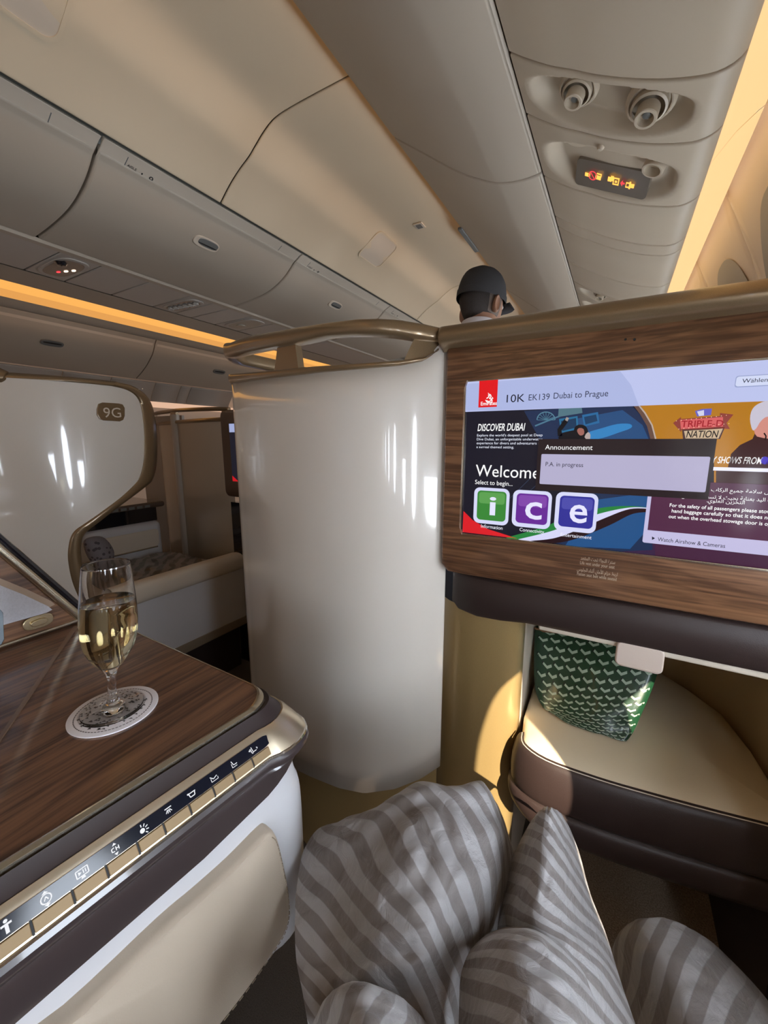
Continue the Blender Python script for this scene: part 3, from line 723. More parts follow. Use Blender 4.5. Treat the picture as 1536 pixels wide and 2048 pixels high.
# photo backdrop, left: deep pool seen through a round port
poly('pool_picture', [(1048, 822), (1150, 815), (1262, 809), (1285, 835), (1302, 860), (1310, 885), (1310, 1112), (1180, 1098), (1075, 1080), (1130, 1030), (1190, 970), (1120, 930), (1080, 880)], (.13, .19, .31), 1)
poly('pool_picture', [(1150, 838), (1245, 820), (1285, 850), (1298, 880), (1180, 885)], (.15, .30, .48), 2)
poly('pool_picture', [(1190, 1000), (1300, 985), (1303, 1050), (1260, 1098), (1130, 1092)], (.15, .32, .52), 2)
poly('pool_picture', [(1175, 866), (1205, 856), (1235, 848), (1260, 848), (1262, 856), (1235, 866), (1205, 876), (1178, 880)], (.20, .50, .74), 3, sm=3)
poly('pool_picture', [(1118, 838), (1155, 832), (1157, 858), (1122, 866)], (.16, .42, .58), 3); poly('pool_picture', [(1164, 830), (1196, 824), (1199, 846), (1168, 853)], (.16, .40, .60), 3)
poly('pool_picture', [(1122, 842), (1152, 836), (1153, 855), (1125, 862)], (.10, .22, .34), 4); poly('pool_picture', [(1168, 834), (1192, 829), (1195, 842), (1171, 849)], (.10, .24, .38), 4)
poly('pool_picture', [(1118, 810), (1162, 804), (1165, 826), (1116, 834)], (.32, .45, .50), 4)
for k in range(9):
    a = math.pi * k / 8; line([(1092, 840), (1092 - 17 * math.cos(a), 840 - 15 * math.sin(a) - 0)], 1.1, (.30, .46, .54), 3, 'wheel_spoke')
line([(1092 - 18 * math.cos(math.pi * k / 16), 840 - 16 * math.sin(math.pi * k / 16)) for k in range(17)], 2, (.34, .50, .58), 3, 'wheel_rim')
line([(1070, 852), (1092, 843), (1125, 830)], 3, (.30, .46, .55), 3, 'wheel_axle')
for u in (1000, 1040, 1085): line([(u, 1020 - (u - 990) * .4), (u + 120, 900 - (u - 990) * .2)], 1.2, (.20, .24, .32), 2, 'light_ray')
# diver
line([(1120, 872), (1119, 860), (1126, 850), (1133, 840)], 9, (.05, .05, .07), 5, 'diver_arm'); poly('diver_hand', [(1130, 840), (1133, 834), (1138, 836), (1135, 843)], (.62, .58, .56), 6)
poly('diver_body', [(1120, 882), (1122, 868), (1140, 862), (1165, 862), (1180, 884)], (.06, .06, .09), 5, sm=2)
poly('diver_head', [(1149, 866), (1150, 854), (1160, 849), (1172, 853), (1176, 866), (1166, 876)], (.05, .05, .07), 6, sm=3); poly('diver_mask', [(1154, 862), (1158, 856), (1167, 858), (1168, 868), (1160, 871)], (.62, .40, .36), 7, sm=2)
poly('diver_hand', [(1169, 874), (1176, 864), (1181, 870), (1178, 882)], (.70, .64, .62), 7, sm=2)
# programme picture, right
poly('programme_picture', [(1270, 812), (1600, 796), (1600, 1014), (1428, 1000), (1428, 885), (1313, 882), (1303, 860), (1290, 838)], (.70, .47, .13), 1)
line([(1270, 806), (1285, 826), (1299, 850), (1308, 884)], 11, (.40, .30, .26), 2, 'port_rim'); line([(1274, 806), (1290, 826), (1304, 850), (1313, 884)], 3, (.72, .66, .62), 3, 'port_rim')
poly('actor_torso', [(1455, 938), (1462, 908), (1480, 890), (1505, 878), (1512, 862), (1600, 868), (1600, 990), (1432, 985), (1432, 940)], (.24, .13, .13), 3)
poly('actor_face', [(1508, 846), (1522, 832), (1545, 826), (1600, 826), (1600, 880), (1527, 876), (1510, 868)], (.82, .55, .50), 4, sm=2)
poly('actor_hair', [(1505, 860), (1500, 838), (1505, 818), (1520, 806), (1545, 800), (1600, 800), (1600, 830), (1540, 832), (1522, 842), (1513, 856)], (.78, .76, .82), 5, sm=3)
line([(1528, 866), (1532, 872), (1531, 880)], 3, (.10, .05, .05), 6, 'actor_moustache')
poly('show_sign', [(1346, 846), (1362, 834), (1362, 838), (1440, 832), (1440, 826), (1467, 829), (1453, 846), (1460, 858), (1440, 857), (1363, 860), (1362, 864)], (.55, .25, .22), 4)
poly('show_sign', [(1360, 840), (1446, 834), (1446, 853), (1362, 858)], (.83, .38, .38), 5)
poly('show_sign', [(1364, 859), (1450, 854), (1440, 878), (1366, 878)], (.30, .20, .20), 4); poly('show_sign', [(1368, 862), (1446, 857), (1437, 877), (1371, 877)], (.78, .68, .56), 5)
poly('show_sign', [(1390, 822), (1404, 818), (1424, 817), (1422, 830), (1394, 833)], (.40, .38, .75), 5); poly('show_sign', [(1394, 823), (1408, 820), (1408, 831), (1398, 832)], (.82, .82, .92), 6)
for k in range(22): poly('sign_bulb', [(1352 + k * 5 + a, 841 - k * .55 + b + (17 if k % 2 else 0)) for a, b in ((0, 0), (1.4, 0), (1.4, 1.4), (0, 1.4))], (1, .9, .75), 6)
stx('TRIPLE-D', 1362, 854, 13, (.62, .12, .16), 7, 84, 'show_title', bold=True); stx('NATION', 1372, 875, 14, (.10, .06, .06), 7, 64, 'show_title', bold=True, shear=.15)
stx('Y SHOWS FROM', 1424, 926, 13.5, (1, 1, 1), 3, 100, 'caption', bold=True, shear=.2); poly('channel_mark', [(1530 + 9 * math.cos(k * .524), 921 + 8 * math.sin(k * .524)) for k in range(12)], (.30, .25, .75), 3)
poly('purple_backdrop', [(1302, 985), (1600, 1010), (1600, 1160), (1180, 1105), (1305, 1100)], (.27, .14, .24), 1)
# header
quad('header', 925, 1600, 757, 824, (.735, .765, .925), 5)
poly('header_shade', [(932, 768), (1240, 742), (1262, 770), (1278, 812), (932, 822)], (.67, .71, .88), 6)
lg = quad('logo', 959, 996.5, 756, 815, (.87, .10, .12), 7)
stx('Emirates', 961.5, 811, 7.5, (1, 1, 1), 8, 32, 'logo_text', bold=True)
for pts, w in (([(973, 797), (977, 794), (980, 789), (982, 793), (979, 797), (984, 799), (978, 803), (973, 801)], 2.0), ([(971, 800), (975, 805), (982, 805), (985, 801)], 1.6), ([(976, 791), (978, 788), (976, 786)], 1.2), ([(984, 794), (986, 797), (982, 797)], 1.2)):
    line(crom2 if False else [(p.x, p.y) for p in crom([(a, b, 0) for a, b in pts], 4)], w, (1, 1, 1), 8, 'logo_mark')
ih = (.10, .11, .17)
stx('10K', 1013, 805, 16, ih, 8, 36); stx('EK139', 1057, 801, 12.5, (.22, .24, .33), 8, 42); stx('Dubai to Prague', 1107, 797.5, 12.5, (.20, .22, .31), 8, 109)
quad('language_button', 1472, 1600, 752, 775, (.60, .64, .80), 7, r=.003); quad('language_button', 1473.5, 1600, 753.5, 773, (.82, .85, .96), 8, r=.003); stx('Wählen Sie', 1484, 766, 8.5, (.12, .13, .20), 9, 76)
# left column
wt = (1, 1, 1)
stx('DISCOVER DUBAI', 955, 862, 14.5, wt, 5, 95, 'heading', bold=True, shear=.2)
for k, (s, w) in enumerate((('Explore the world\'s deepest pool at Deep', 131), ('Dive Dubai, an unforgettable underwater', 131), ('experience for divers and adventurers in', 128), ('a surreal themed setting.', 75))):
    stx(s, 954 - k * .4, 873 + k * 7.7, 5.0, (.92, .94, 1), 5, w, 'body_text')
stx('Welcome', 951, 952, 24, wt, 5, 128, 'heading'); stx('Select to begin...', 950, 968, 9, wt, 5, 75, 'caption')
# ribbons
poly('red_ribbon', [(927, 1022), (945, 1040), (975, 1058), (1035, 1077), (925, 1064)], (.85, .13, .16), 3, sm=0)
def ribbon(top, bot, col, l, name): mk(name, *grid([[P2(p.x, p.y, l) for p in crom([(a, b, 0) for a, b in top], 6)], [P2(p.x, p.y, l) for p in crom([(a, b, 0) for a, b in bot], 6)]]), sc(col), disp, smooth=False, recalc=False)
ribbon([(1010, 1076), (1090, 1053), (1130, 1035), (1200, 1016), (1260, 1012), (1303, 1016)], [(1035, 1079), (1100, 1064), (1140, 1048), (1200, 1028), (1260, 1016), (1303, 1019)], (.16, .50, .24), 3, 'green_ribbon')
ribbon([(1035, 1079), (1100, 1063), (1140, 1048), (1200, 1027), (1260, 1015), (1303, 1016)], [(1055, 1082), (1105, 1077), (1150, 1062), (1210, 1036), (1260, 1018), (1303, 1018)], (.84, .84, .97), 4, 'white_ribbon')
ribbon([(1055, 1082), (1105, 1077), (1150, 1062), (1210, 1036), (1260, 1018), (1303, 1018)], [(1090, 1087), (1120, 1085), (1160, 1075), (1220, 1050), (1265, 1028), (1303, 1024)], (.16, .08, .09), 4, 'black_ribbon')
# three app tiles
for u0, u1, v0, v1, col, hi, ch, cap, cu, cv, cw in ((949, 1020, 974, 1045, (.23, .52, .22), (.36, .62, .32), 'i', 'Information', 962, 1055, 43), (1027, 1105, 979, 1052, (.40, .17, .58), (.50, .28, .66), 'c', 'Connectivity', 1039, 1062, 49), (1113, 1198, 983, 1060, (.20, .20, .58), (.30, .30, .66), 'e', 'Entertainment', 1121, 1072, 62)):
    tl = quad('app_tile', u0, u1, v0, v1, (.84, .85, .97), 6, r=.011)
    d = (u1 - u0) * .09
    quad('app_tile', u0 + d, u1 - d, v0 + d, v1 - d, col, 7, r=.007); quad('app_tile', u0 + d * 1.5, u1 - d * 1.5, v0 + d * 1.5, v0 + (v1 - v0) * .45, hi, 8, r=.005)
    hh = (v1 - v0) * (.56 if ch == 'i' else .70); uc = (u0 + u1) / 2
    stx(ch, uc - (v1 - v0) * (.09 if ch == 'i' else .23), v1 - (v1 - v0) * .22, hh, (.90, .90, 1), 9, (v1 - v0) * (.18 if ch == 'i' else .46), 'app_letter', bold=True)
    stx(cap, cu, cv, 7, (.95, .95, 1), 6, cw, 'caption')
# announcement box
quad('announcement', 1077, 1434, 878, 980, (.15, .11, .12), 9); quad('announcement', 1083, 1421, 908, 968, (.70, .68, .80), 10, r=.002)
stx('Announcement', 1090, 899, 10, wt, 11, 95, 'heading'); stx('P.A. in progress', 1091, 932, 8.5, (.14, .13, .2), 11, 75, 'body_text')
# safety card
quad('safety_card', 1297, 1640, 978, 1086, (.76, .74, .88), 6, r=.003); quad('safety_card', 1307, 1640, 960, 1061, (.32, .17, .27), 7)
quad('safety_card', 1427, 1640, 934, 941, (.93, .93, 1), 8)
stx(arabic('من أجل سلامة جميع الركاب'), 1422, 982, 7, wt, 8, 150, 'body_text'); stx(arabic('حقائب اليد بعناية بحيث لا تسقط عند فتح باب'), 1342, 992.5, 7, wt, 8, 230, 'body_text'); stx(arabic('التخزين العلوي.'), 1413, 1004, 7, wt, 8, 76, 'body_text')
for k, (s, u, w) in enumerate((('For the safety of all passengers please stow your', 1339, 232), ('hand baggage carefully so that it does not fall', 1343, 222), ('out when the overhead stowage door is opened', 1337, 230))):
    stx(s, u, 1013.5 + k * 11.2, 7.2, wt, 8, w, 'body_text', bold=True)
stx('Watch Airshow & Cameras', 1315, 1082, 8, (.12, .11, .17), 8, 135, 'caption'); poly('play_mark', [(1304, 1073), (1310, 1076.5), (1304, 1080)], (.12, .11, .17), 8)

# ================================================================= FOOTWELL BELOW THE SCREEN
foot = thing('footwell', (.05, .95, -1.1), 'footwell under the screen with bronze side panel and tan leather walls', 'footwell')
gp = crom([(-.318, .815, 0), (-.29, .790, 0), (-.262, .778, 0), (-.22, .772, 0), (-.175, .776, 0), (-.147, .788, 0), (-.136, .805, 0), (-.134, .83, 0)], 5)
mk('bronze_side_panel', *grid([[(p.x, p.y, z) for z in (-1.1, -.345)] for p in gp]), base_m, foot, ang=60)
mk('wall_lining', *grid([[(-.134, .83, z), (-.136, 1.0, z), (-.14, 1.22, z)] for z in (-1.1, -.357)]), creamw_m, foot, ang=20)
tan_m = mat('tan_leather', (.56, .40, .22), .5, bump=.12, bs=500)
bk = [(-.14, 1.22), (.15, 1.215), (.215, 1.15), (.268, 1.07), (.295, .95), (.305, .86), (.33, .80), (.385, .765)]
bkc = crom([(a, b, 0) for a, b in bk], 4)
mk('leather_wall', *grid([[(p.x, p.y, z) for p in bkc] for z in (-.66, -.62, -.357)]), tan_m, foot, ang=50)
mk('floor_box', *box((.29, .75, -1.1), (.385, 1.25, -.77)), brown_m, foot, smooth=False)
mk('roof', *box((-.14, .905, -.356), (.385, 1.22, -.338)), brown_m, foot, smooth=False)
ott = thing('footrest', (.08, .95, -.75), 'low cream leather footrest with dark brown front under the screen, green bag on it', 'footrest')
zc_ = -.60
fl = [(-.119, .785), (-.110, .752), (-.065, .731), (.02, .731), (.10, .740), (.18, .752), (.26, .766), (.34, .778), (.395, .784)]
flc = crom([(a, b, 0) for a, b in fl], 4)
bl = [(-.128, .84), (-.130, 1.0), (-.125, 1.205), (.145, 1.20), (.205, 1.14), (.258, 1.065), (.284, .955), (.294, .87), (.31, .79)]
cush = [[(.09, .97, zc_ + .006)] * 1]
outl = [(p.x, p.y) for p in flc[:28]] + [(.30, .79), (.292, .87), (.282, .955), (.256, 1.065), (.203, 1.14), (.145, 1.20), (-.125, 1.205), (-.128, 1.0), (-.126, .84)]
rows = []
for f, dz in ((1.0, -.03), (1.0, -.006), (.985, -.001), (.95, .003), (.8, .008), (.5, .012), (.2, .014), (.02, .014)):
    rows.append([(.08 + (x - .08) * f, .95 + (y - .95) * f, zc_ + dz) for x, y in outl])
cv_, cf_ = grid(rows, cv=True); cf_.append(tuple(range(len(cv_) - len(outl), len(cv_))))
mk('cushion', cv_, cf_, mat('footrest_leather', (.74, .63, .45), .5, bump=.12, bs=500), ott, ang=50)
pf = [(.004, -.598), (-.006, -.603), (-.014, -.625), (-.018, -.655), (-.016, -.683), (-.010, -.688), (-.018, -.694), (-.022, -.715), (-.016, -.742), (.005, -.757), (.05, -.762), (.10, -.762)]
pfc = [(p.x, p.y) for p in crom([(a, b, 0) for a, b in pf], 3)]
rows = []
for i, p in enumerate(flc):
    a, b = flc[max(0, i - 1)], flc[min(len(flc) - 1, i + 1)]; t = (b - a).normalized(); n = V((-t.y, t.x, 0))
    k = .35 + .65 * min(1, i / 8)
    rows.append([(p.x + n.x * d, p.y + n.y * d, z if z > -.69 else -.69 + (z + .69) * k) for d, z in pfc])
mk('front_roll', *grid(rows), brownl_m, ott, ang=70)
mk('stitching', *tube([V((p.x, p.y, 0)) + V((0, -.001, -.6)) for p in flc], .0012, 6), creamw_m, ott)
mk('plinth', *box((-.12, 1.14, -1.1), (.28, 1.20, -.63)), brown_m, ott, smooth=False)

# ---------------------------------------------------------------- tote bag
bag = thing('tote_bag', (.0, .90, -.60), 'green tote bag printed with rows of pale chevrons, on the cream footrest', 'bag')
Lp = [(1118, 1460), (1092, 1438), (1076, 1408), (1067, 1370), (1066, 1310), (1068, 1260)]
Rp = [(1258, 1487), (1272, 1462), (1287, 1428), (1305, 1385), (1325, 1330), (1346, 1285)]
Yb = [.842, .858, .872, .894, .922, .948]
Lc = [at(u, v, 'Y', y) for (u, v), y in zip(Lp, Yb)]; Rc = [at(u, v, 'Y', y) for (u, v), y in zip(Rp, Yb)]
for q in Lc + Rc: q.z = max(q.z, -.585)
Lc, Rc = crom(Lc, 5), crom(Rc, 5)
def bagp(s, t, off=0):
    k = t * (len(Lc) - 1); i = min(int(k), len(Lc) - 2); f = k - i
    a, b = Lc[i].lerp(Lc[i + 1], f), Rc[i].lerp(Rc[i + 1], f); p = a.lerp(b, s)
    bulge = .018 * math.sin(math.pi * s) * math.sin(math.pi * min(1, t * .9 + .1)) + .004 * noise.noise(V((s * 4, t * 5, 2)))
    edge = .012 * (max(0, abs(s - .5) * 2 - .88) / .12) ** 2
    return p + V((0, -bulge + edge - off, 0))
bag_m = mat('bag_green', (.007, .042, .018), .35, bump=.1, bs=800, coat=.2)
bagl_m = mat('bag_chevron', (.36, .46, .36), .4); bagk_m = mat('bag_dark_chevron', (.004, .014, .008), .4)
b_ = MB(); n_, m_ = 26, 26
b_.add(grid([[bagp(i / n_, j / m_) for i in range(n_ + 1)] for j in range(m_ + 1)]))
back = [[bagp(.06 + .88 * i / n_, j / m_) + V((0, .07 + .02 * (1 - abs(i / n_ * 2 - 1)), 0)) for i in range(n_ + 1)] for j in range(m_ + 1)]
b_.add(grid(back))
for i in (0, n_): b_.add(grid([[bagp(i / n_, j / m_), bagp(i / n_, j / m_).lerp(back[j][i], .5) + V((.004 * (1 if i else -1), 0, 0)), back[j][i]] for j in range(m_ + 1)]))
b_.add(grid([[bagp(i / n_, 0) for i in range(n_ + 1)], back[0]]))
def stroke(pts, w, mi, off):
    L = []
    for i, (s, t) in enumerate(pts):
        a, c = pts[max(0, i - 1)], pts[min(len(pts) - 1, i + 1)]; d = math.hypot(c[0] - a[0], c[1] - a[1]); n = (-(c[1] - a[1]) / d * w / 2, (c[0] - a[0]) / d * w / 2)
        L.append([bagp(min(1, max(0, s + n[0])), min(1, max(0, t + n[1])), off), bagp(min(1, max(0, s - n[0])), min(1, max(0, t - n[1])), off)])
    b_.add(grid(L), mi)
NC, NR = 10, 17
for r in range(NR):
    for c in range(NC):
        s0 = (c + (.5 if r % 2 else 0) + .3) / NC; t0 = (r + .6) / NR
        if not (.03 < s0 < .95): continue
        dx, dt = .5 / NC, .5 / NR
        stroke([(s0 - dx * .72, t0 + dt * .55), (s0, t0 - dt * .35)], .015, 1, .0006)
        stroke([(s0 - .004, t0 - dt * .38), (s0 + dx * .80, t0 + dt * .10)], .019, 1, .0008)
        stroke([(s0 - dx * .75, t0 + dt * .95), (s0 - dx * .75, t0 + dt * .1)], .020, 2, .0004)
b_.mk('body', [bag_m, bagl_m, bagk_m], bag, ang=60, recalc=False)
mk('hem', *tube([bagp(i / 12, 1, .001) for i in range(13)], .003, 8), mat('bag_hem', (.20, .10, .05), .5), bag)
mk('contents', *lathe([(0, .0), (.05, .005), (.055, .03), (.03, .045), (0, .05)], bagp(.25, .93) + V((.02, .045, .01)), V((0, 0, 1)), 20), mat('bag_contents', (.008, .012, .02), .3, coat=.5), bag)

# ================================================================= SIDE CONSOLE (left)
TZ = -.336
P1c = V((-.398, .077, 0)); P2c = V((-.368, .342, 0)); EC = (P2c - P1c).normalized(); NC_ = V((EC.y, -EC.x, 0))
con = thing('side_console', (-.6, .1, -1.1), 'walnut-topped side console with a strip of bronze control buttons and leather armrest', 'console')
S0, SC = -.42, .298; RC = .040
def cpath():
    """(point, outward normal, width factor) along the console's edge, round its front corner and along the far edge"""
    out = []; base = P1c - EC * P1c.dot(EC)
    for i in range(9): out.append((base + EC * (S0 + (SC - RC - S0) * i / 8), NC_.copy(), 1.0))
    c = base + EC * (SC - RC) - NC_ * RC; a0 = math.atan2(NC_.y, NC_.x); a1 = math.pi / 2 + .02
    for i in range(1, 13):
        f = i / 12; a = a0 + (a1 - a0) * f; n = V((math.cos(a), math.sin(a), 0)); out.append((c + n * RC, n, 1.0 + .42 * math.sin(math.pi * min(1, f * 1.25)) - max(0, f - .45) * 1.30))
    n = out[-1][1]; q = out[-1][0]
    for i in range(1, 5): out.append((q + V((-1, .02, 0)) * (.42 * i / 4), n, .28))
    return out
CPT = cpath()
def csweep(name, prof, material, parent=con, ang=35, t=0, k0=0, k1=None, zc=None):
    P = [[p + n * (d * w) + V((0, 0, z if zc is None or z > zc else zc + (z - zc) * lerp1([(7.0, 1), (9, .62), (11, .25), (14, .1)], k))) for d, z in prof] for k, (p, n, w) in list(enumerate(CPT))[k0:k1]]
    o = mk(name, *grid(P), material, parent, ang=ang)
    return solid(o, t, -1) if t else o
def sec(v, dx): return dx, atn(300, v, P1c + NC_ * dx, NC_).z
cs_ = {k: sec(v, d) for k, v, d in (('w', 1553, 0), ('t', 1562, .005), ('b', 1606, .020), ('s0', 1611, .0215), ('s1', 1629, .0275), ('p', 1664, .0352), ('q', 1694, .0412), ('c', 1700, .0424), ('r', 1733, .0425), ('f', 1812, .036), ('e', 1858, .034))}
top = [(p + V((0, 0, TZ))) for p, n, w in CPT]
top = [V((-.86, -.42, TZ))] + top + [V((-.86, top[-1].y, TZ))]
mk('wood_top', *plate(top, (0, 0, 1), .012), table_m, con, smooth=False)
csweep('edge_trim', [(-.0035, TZ - .002), (-.003, TZ + .0015), (0, TZ + .0025), (.004, TZ + .0005), (.005, cs_['t'][1])], champ_m)
csweep('dark_band', [cs_['t'], (.009, cs_['t'][1] + .003), (.016, cs_['b'][1] + .0035), cs_['b']], brown_m)
csweep('bright_rim', [cs_['b'], (cs_['s0'][0], cs_['s0'][1] + .002), ((cs_['s0'][0] + cs_['s1'][0]) / 2, cs_['s1'][1] + .003), cs_['s1'], cs_['p'], cs_['q'], cs_['c'], (cs_['c'][0] - .001, cs_['c'][1] - .004)], mat('satin_gold', (.60, .51, .37), .28, metal=.85, var=.06, bs=1500), ang=25)
csweep('lower_rail', [(cs_['c'][0] - .001, cs_['c'][1] - .004), (.0442, cs_['c'][1] - .008), (.0445, cs_['r'][1] + .005), cs_['r'], (.0395, cs_['r'][1] - .003), (.038, cs_['r'][1] - .006), (.0395, cs_['r'][1] - .010), cs_['f'], (.030, cs_['f'][1] - .004)], mat('brown_rail', (.050, .037, .037), .28, coat=.6), ang=30, k1=19, zc=cs_['r'][1])
wp = [(.006, TZ - .05), (.024, cs_['f'][1] + .03), (.030, cs_['f'][1] - .004), (.034, cs_['e'][1]), (.035, -.56), (.034, -.66), (.026, -.69), (.0, -.70)]
csweep('white_side', [(p.x, p.y) for p in crom([(a, b, 0) for a, b in wp], 4)], white_m, ang=60, k1=22)
csweep('chrome_edge', [(cs_['c'][0] - .0016, cs_['c'][1] + .0012), (cs_['c'][0] + .0006, cs_['c'][1] + .0006), (cs_['c'][0] + .0012, cs_['c'][1] - .0016)], mat('chrome', (.75, .74, .70), .15, metal=1), k1=16)
# leather pad
pad_px = [(545, 1662), (556, 1676), (566, 1715), (576, 1765), (581, 1815), (574, 1858), (548, 1902), (500, 1972), (440, 2050), (330, 2180), (-60, 2330), (-60, 2200), (140, 2042), (330, 1858), (400, 1796), (470, 1731), (530, 1669)]
pp = [atn(u, v, P1c + NC_ * .050, NC_) for u, v in pad_px]
pc = sum(pp, V((0, 0, 0))) / len(pp)
po_ = crom(pp, 4, True); rows = []
for f, d in ((1.0, -.030), (1.0, -.006), (.985, -.001), (.955, .002), (.94, .0016), (.90, .003), (.6, .007), (.3, .009), (.02, .009)): rows.append([pc + (p - pc) * f + NC_ * d for p in po_])
cv_, cf_ = grid(rows, cv=True); cf_.append(tuple(range(len(cv_) - len(po_), len(cv_))))
mk('armrest_pad', cv_, cf_, mat('armrest_leather', (.50, .42, .325), .5, bump=.12, bs=600), con, ang=70)
st = MB()
edge = [pc + (p - pc) * .95 + NC_ * .0034 for p in po_][:46]
for a, b in zip(edge[::1], edge[1::1]):
    L = (b - a).length; nn = max(1, int(L / .007))
    for k in range(nn): st.add(tube([a.lerp(b, (k + .15) / nn), a.lerp(b, (k + .75) / nn)], .0006, 5))
o = st.mk('stitching', mat('thread', (.33, .27, .2), .7), con); tag(o, kind='stuff')
# glass strip with symbols, buttons
ns_ = (V((0, 0, 1)) * (cs_['q'][0] - cs_['s1'][0]) + NC_ * (cs_['s1'][1] - cs_['q'][1])).normalized()
base0 = P1c - EC * P1c.dot(EC)
def cpt(s, key0, key1, f, off=0):
    d = cs_[key0][0] + (cs_[key1][0] - cs_[key0][0]) * f; z = cs_[key0][1] + (cs_[key1][1] - cs_[key0][1]) * f
    return base0 + EC * s + NC_ * d + V((0, 0, z)) + ns_ * off
def s_at(u, v, key): return atn(u, v, P1c + NC_ * cs_[key][0], NC_).dot(EC)
s_end = s_at(536, 1478, 's1'); P = []
ga = [cpt(S0, 's1', 'p', .02, .0016)] + [cpt(s_end - .012 + .012 * math.sin(a), 's1', 'p', .5 - .48 * math.cos(a), .0016) for a in [math.pi * i / 10 for i in range(11)]] + [cpt(S0, 's1', 'p', .98, .0016)]
glass_strip = mk('glass_strip', *plate(ga, ns_, .003), mat('black_glass_strip', (.006, .008, .016), .12, spec=.34), con, smooth=False)
icon_m = emis('icon_glow', (.95, .96, 1), .85)
def icon(s, shapes, f=.5, k=1.0):
    """small printed symbol: strokes/polygons in millimetres across (along the strip) and up"""
    b = MB()
    for sh in shapes:
        w = sh[0]; pts = sh[1:]
        Q = lambda x, y: cpt(s + x * .001 * k, 's1', 'p', f, .0019) - (cpt(0, 's1', 'p', 1) - cpt(0, 's1', 'p', 0)).normalized() * (y * .001 * k)
        if w == 0: b.add(([Q(*p) for p in pts], [tuple(range(len(pts)))]))
        else:
            for a, c in zip(pts, pts[1:]):
                d = math.hypot(c[0] - a[0], c[1] - a[1]); n = (-(c[1] - a[1]) / d * w / 2, (c[0] - a[0]) / d * w / 2)
                b.add(([Q(a[0] + n[0], a[1] + n[1]), Q(c[0] + n[0], c[1] + n[1]), Q(c[0] - n[0], c[1] - n[1]), Q(a[0] - n[0], a[1] - n[1])], [(0, 1, 2, 3)]))
    b.mk('icon', icon_m, glass_strip, smooth=False, recalc=False)
circ = lambda cx, cy, r, n=14: [(cx + r * math.cos(2 * math.pi * i / n), cy + r * math.sin(2 * math.pi * i / n)) for i in range(n + 1)]
seat = lambda a: (.9, (-3, 4), (-2 - a, 0), (-1.5, -3), (3 - a, -3 + a), (3.5, -4))
icons = [((10, 1835), [(0, (-3, 1), (3, 1), (3, 2.4), (-3, 2.4)), (0, (-1, -4), (1, -4), (1, 1), (-1, 1)), (0, *circ(0, 4, 1.2)[:-1])]),
         ((90, 1780), [(.8, *circ(0, 0, 3.2)), (.7, (-1.3, -1), (0, 1.5), (1.3, -1)), (0, (-2, 3.6), (2, 3.6), (0, 5.4)), (0, (-2, -3.6), (2, -3.6), (0, -5.4))]),
         ((163, 1727), [(.8, (-4, -2), (-4, 3), (4, 3), (4, -2), (-4, -2)), (0, (-2.6, -.9), (-.3, .6), (-2.6, 2)), (.7, (.8, -.8), (.8, 2)), (.7, (2.3, -.8), (2.3, 2)), (0, (-1.6, -4), (1.6, -4), (1, -2), (-1, -2))]),
         ((230, 1682), [(.7, (-.6, 1.5), (-2.6, 1.2), (-2.6, -1.2), (-.6, -1.5)), (.7, (.6, 1.6), (.6, -1.6)), (.7, (2.6, 1.6), (2.6, -1.6)), (.7, (.6, 0), (2.6, 0)), (0, (-1.6, 3), (1.6, 3), (0, 5)), (0, (-1.6, -3), (1.6, -3), (0, -5))]),
         ((287, 1643), [(0, *circ(-1.2, -1, 2)[:-1])] + [(.8, (-1.2 + 3 * math.cos(a), -1 + 3 * math.sin(a)), (-1.2 + 5.2 * math.cos(a), -1 + 5.2 * math.sin(a))) for a in (-.8, -.2, .4, 1.0, 1.6)]),
         ((338, 1610), [(.9, (-3, 2.4), (3, 2.4))] + [(.7, (1.0 * x, 1), (2.6 * x, -2.4 + abs(x))) for x in (-1, -.4, .3, 1)]),
         ((385, 1577), [(.9, (-3.6, 1.4), (3.6, 1.4)), (.9, (-3, 1.4), (-2.2, -2), (2.2, -2), (2.8, 1.4)), (0, (-4.4, .9), (-2.6, .9), (-2.6, 2.2), (-4.4, 2.2))]),
         ((430, 1548), [(.8, (-4, 2.5), (-1, -.5), (3, 1)), (.6, (-3.5, -2.5), (3.5, -2.5)), (.6, (3.5, -2.5), (3.5, -.5)), (.6, (-3.5, -2.5), (-3.5, .8))]),
         ((470, 1522), [(.8, (-2.6, 3.5), (-1, -1), (3, -1)), (.6, (-3, -3), (2.5, -3)), (.6, (-3, -3), (-3, 1))]),
         ((508, 1495), [(.8, (-1.5, 3.5), (-.6, -2), (3.6, -2)), (.8, (-3, 2.5), (-2.2, -2.8), (-.6, -2.8)), (0, (-5.5, 1), (-3.6, 2.4), (-3.6, -.4)), (.7, (4, .6), (5.4, -.4), (4.4, -1.4))])]
for (u, v), sh in icons: icon(s_at(u, v, 'p'), sh, .52, 1.05)
seps = [(65, 1855), (148, 1790), (215, 1735), (278, 1690), (330, 1650), (382, 1615), (430, 1583), (470, 1555), (508, 1528), (543, 1510)]
sv = [s_at(u, v, 'q') for u, v in seps]; sv = [sv[0] - (sv[1] - sv[0]) * k for k in (3, 2, 1)] + sv
btn_m = mat('bronze_button', (.27, .18, .085), .5, metal=.25)
for a, b in zip(sv, sv[1:]):
    q = [cpt(s, 'p', 'q', f, .0022) for s, f in ((a + .0008, .06), (b - .0008, .06), (b - .0008, .93), (a + .0008, .93))]
    bev(mk('button', *plate(q, ns_, .004), btn_m, con, smooth=False), .0007, 2)
for s in sv: mk('button_gap', *plate([cpt(s + dx, 'p', 'q', f, .0009) for dx, f in ((-.0008, .02), (.0008, .02), (.0008, 1.0), (-.0008, 1.0))], ns_, .001), dark_m, con, smooth=False)
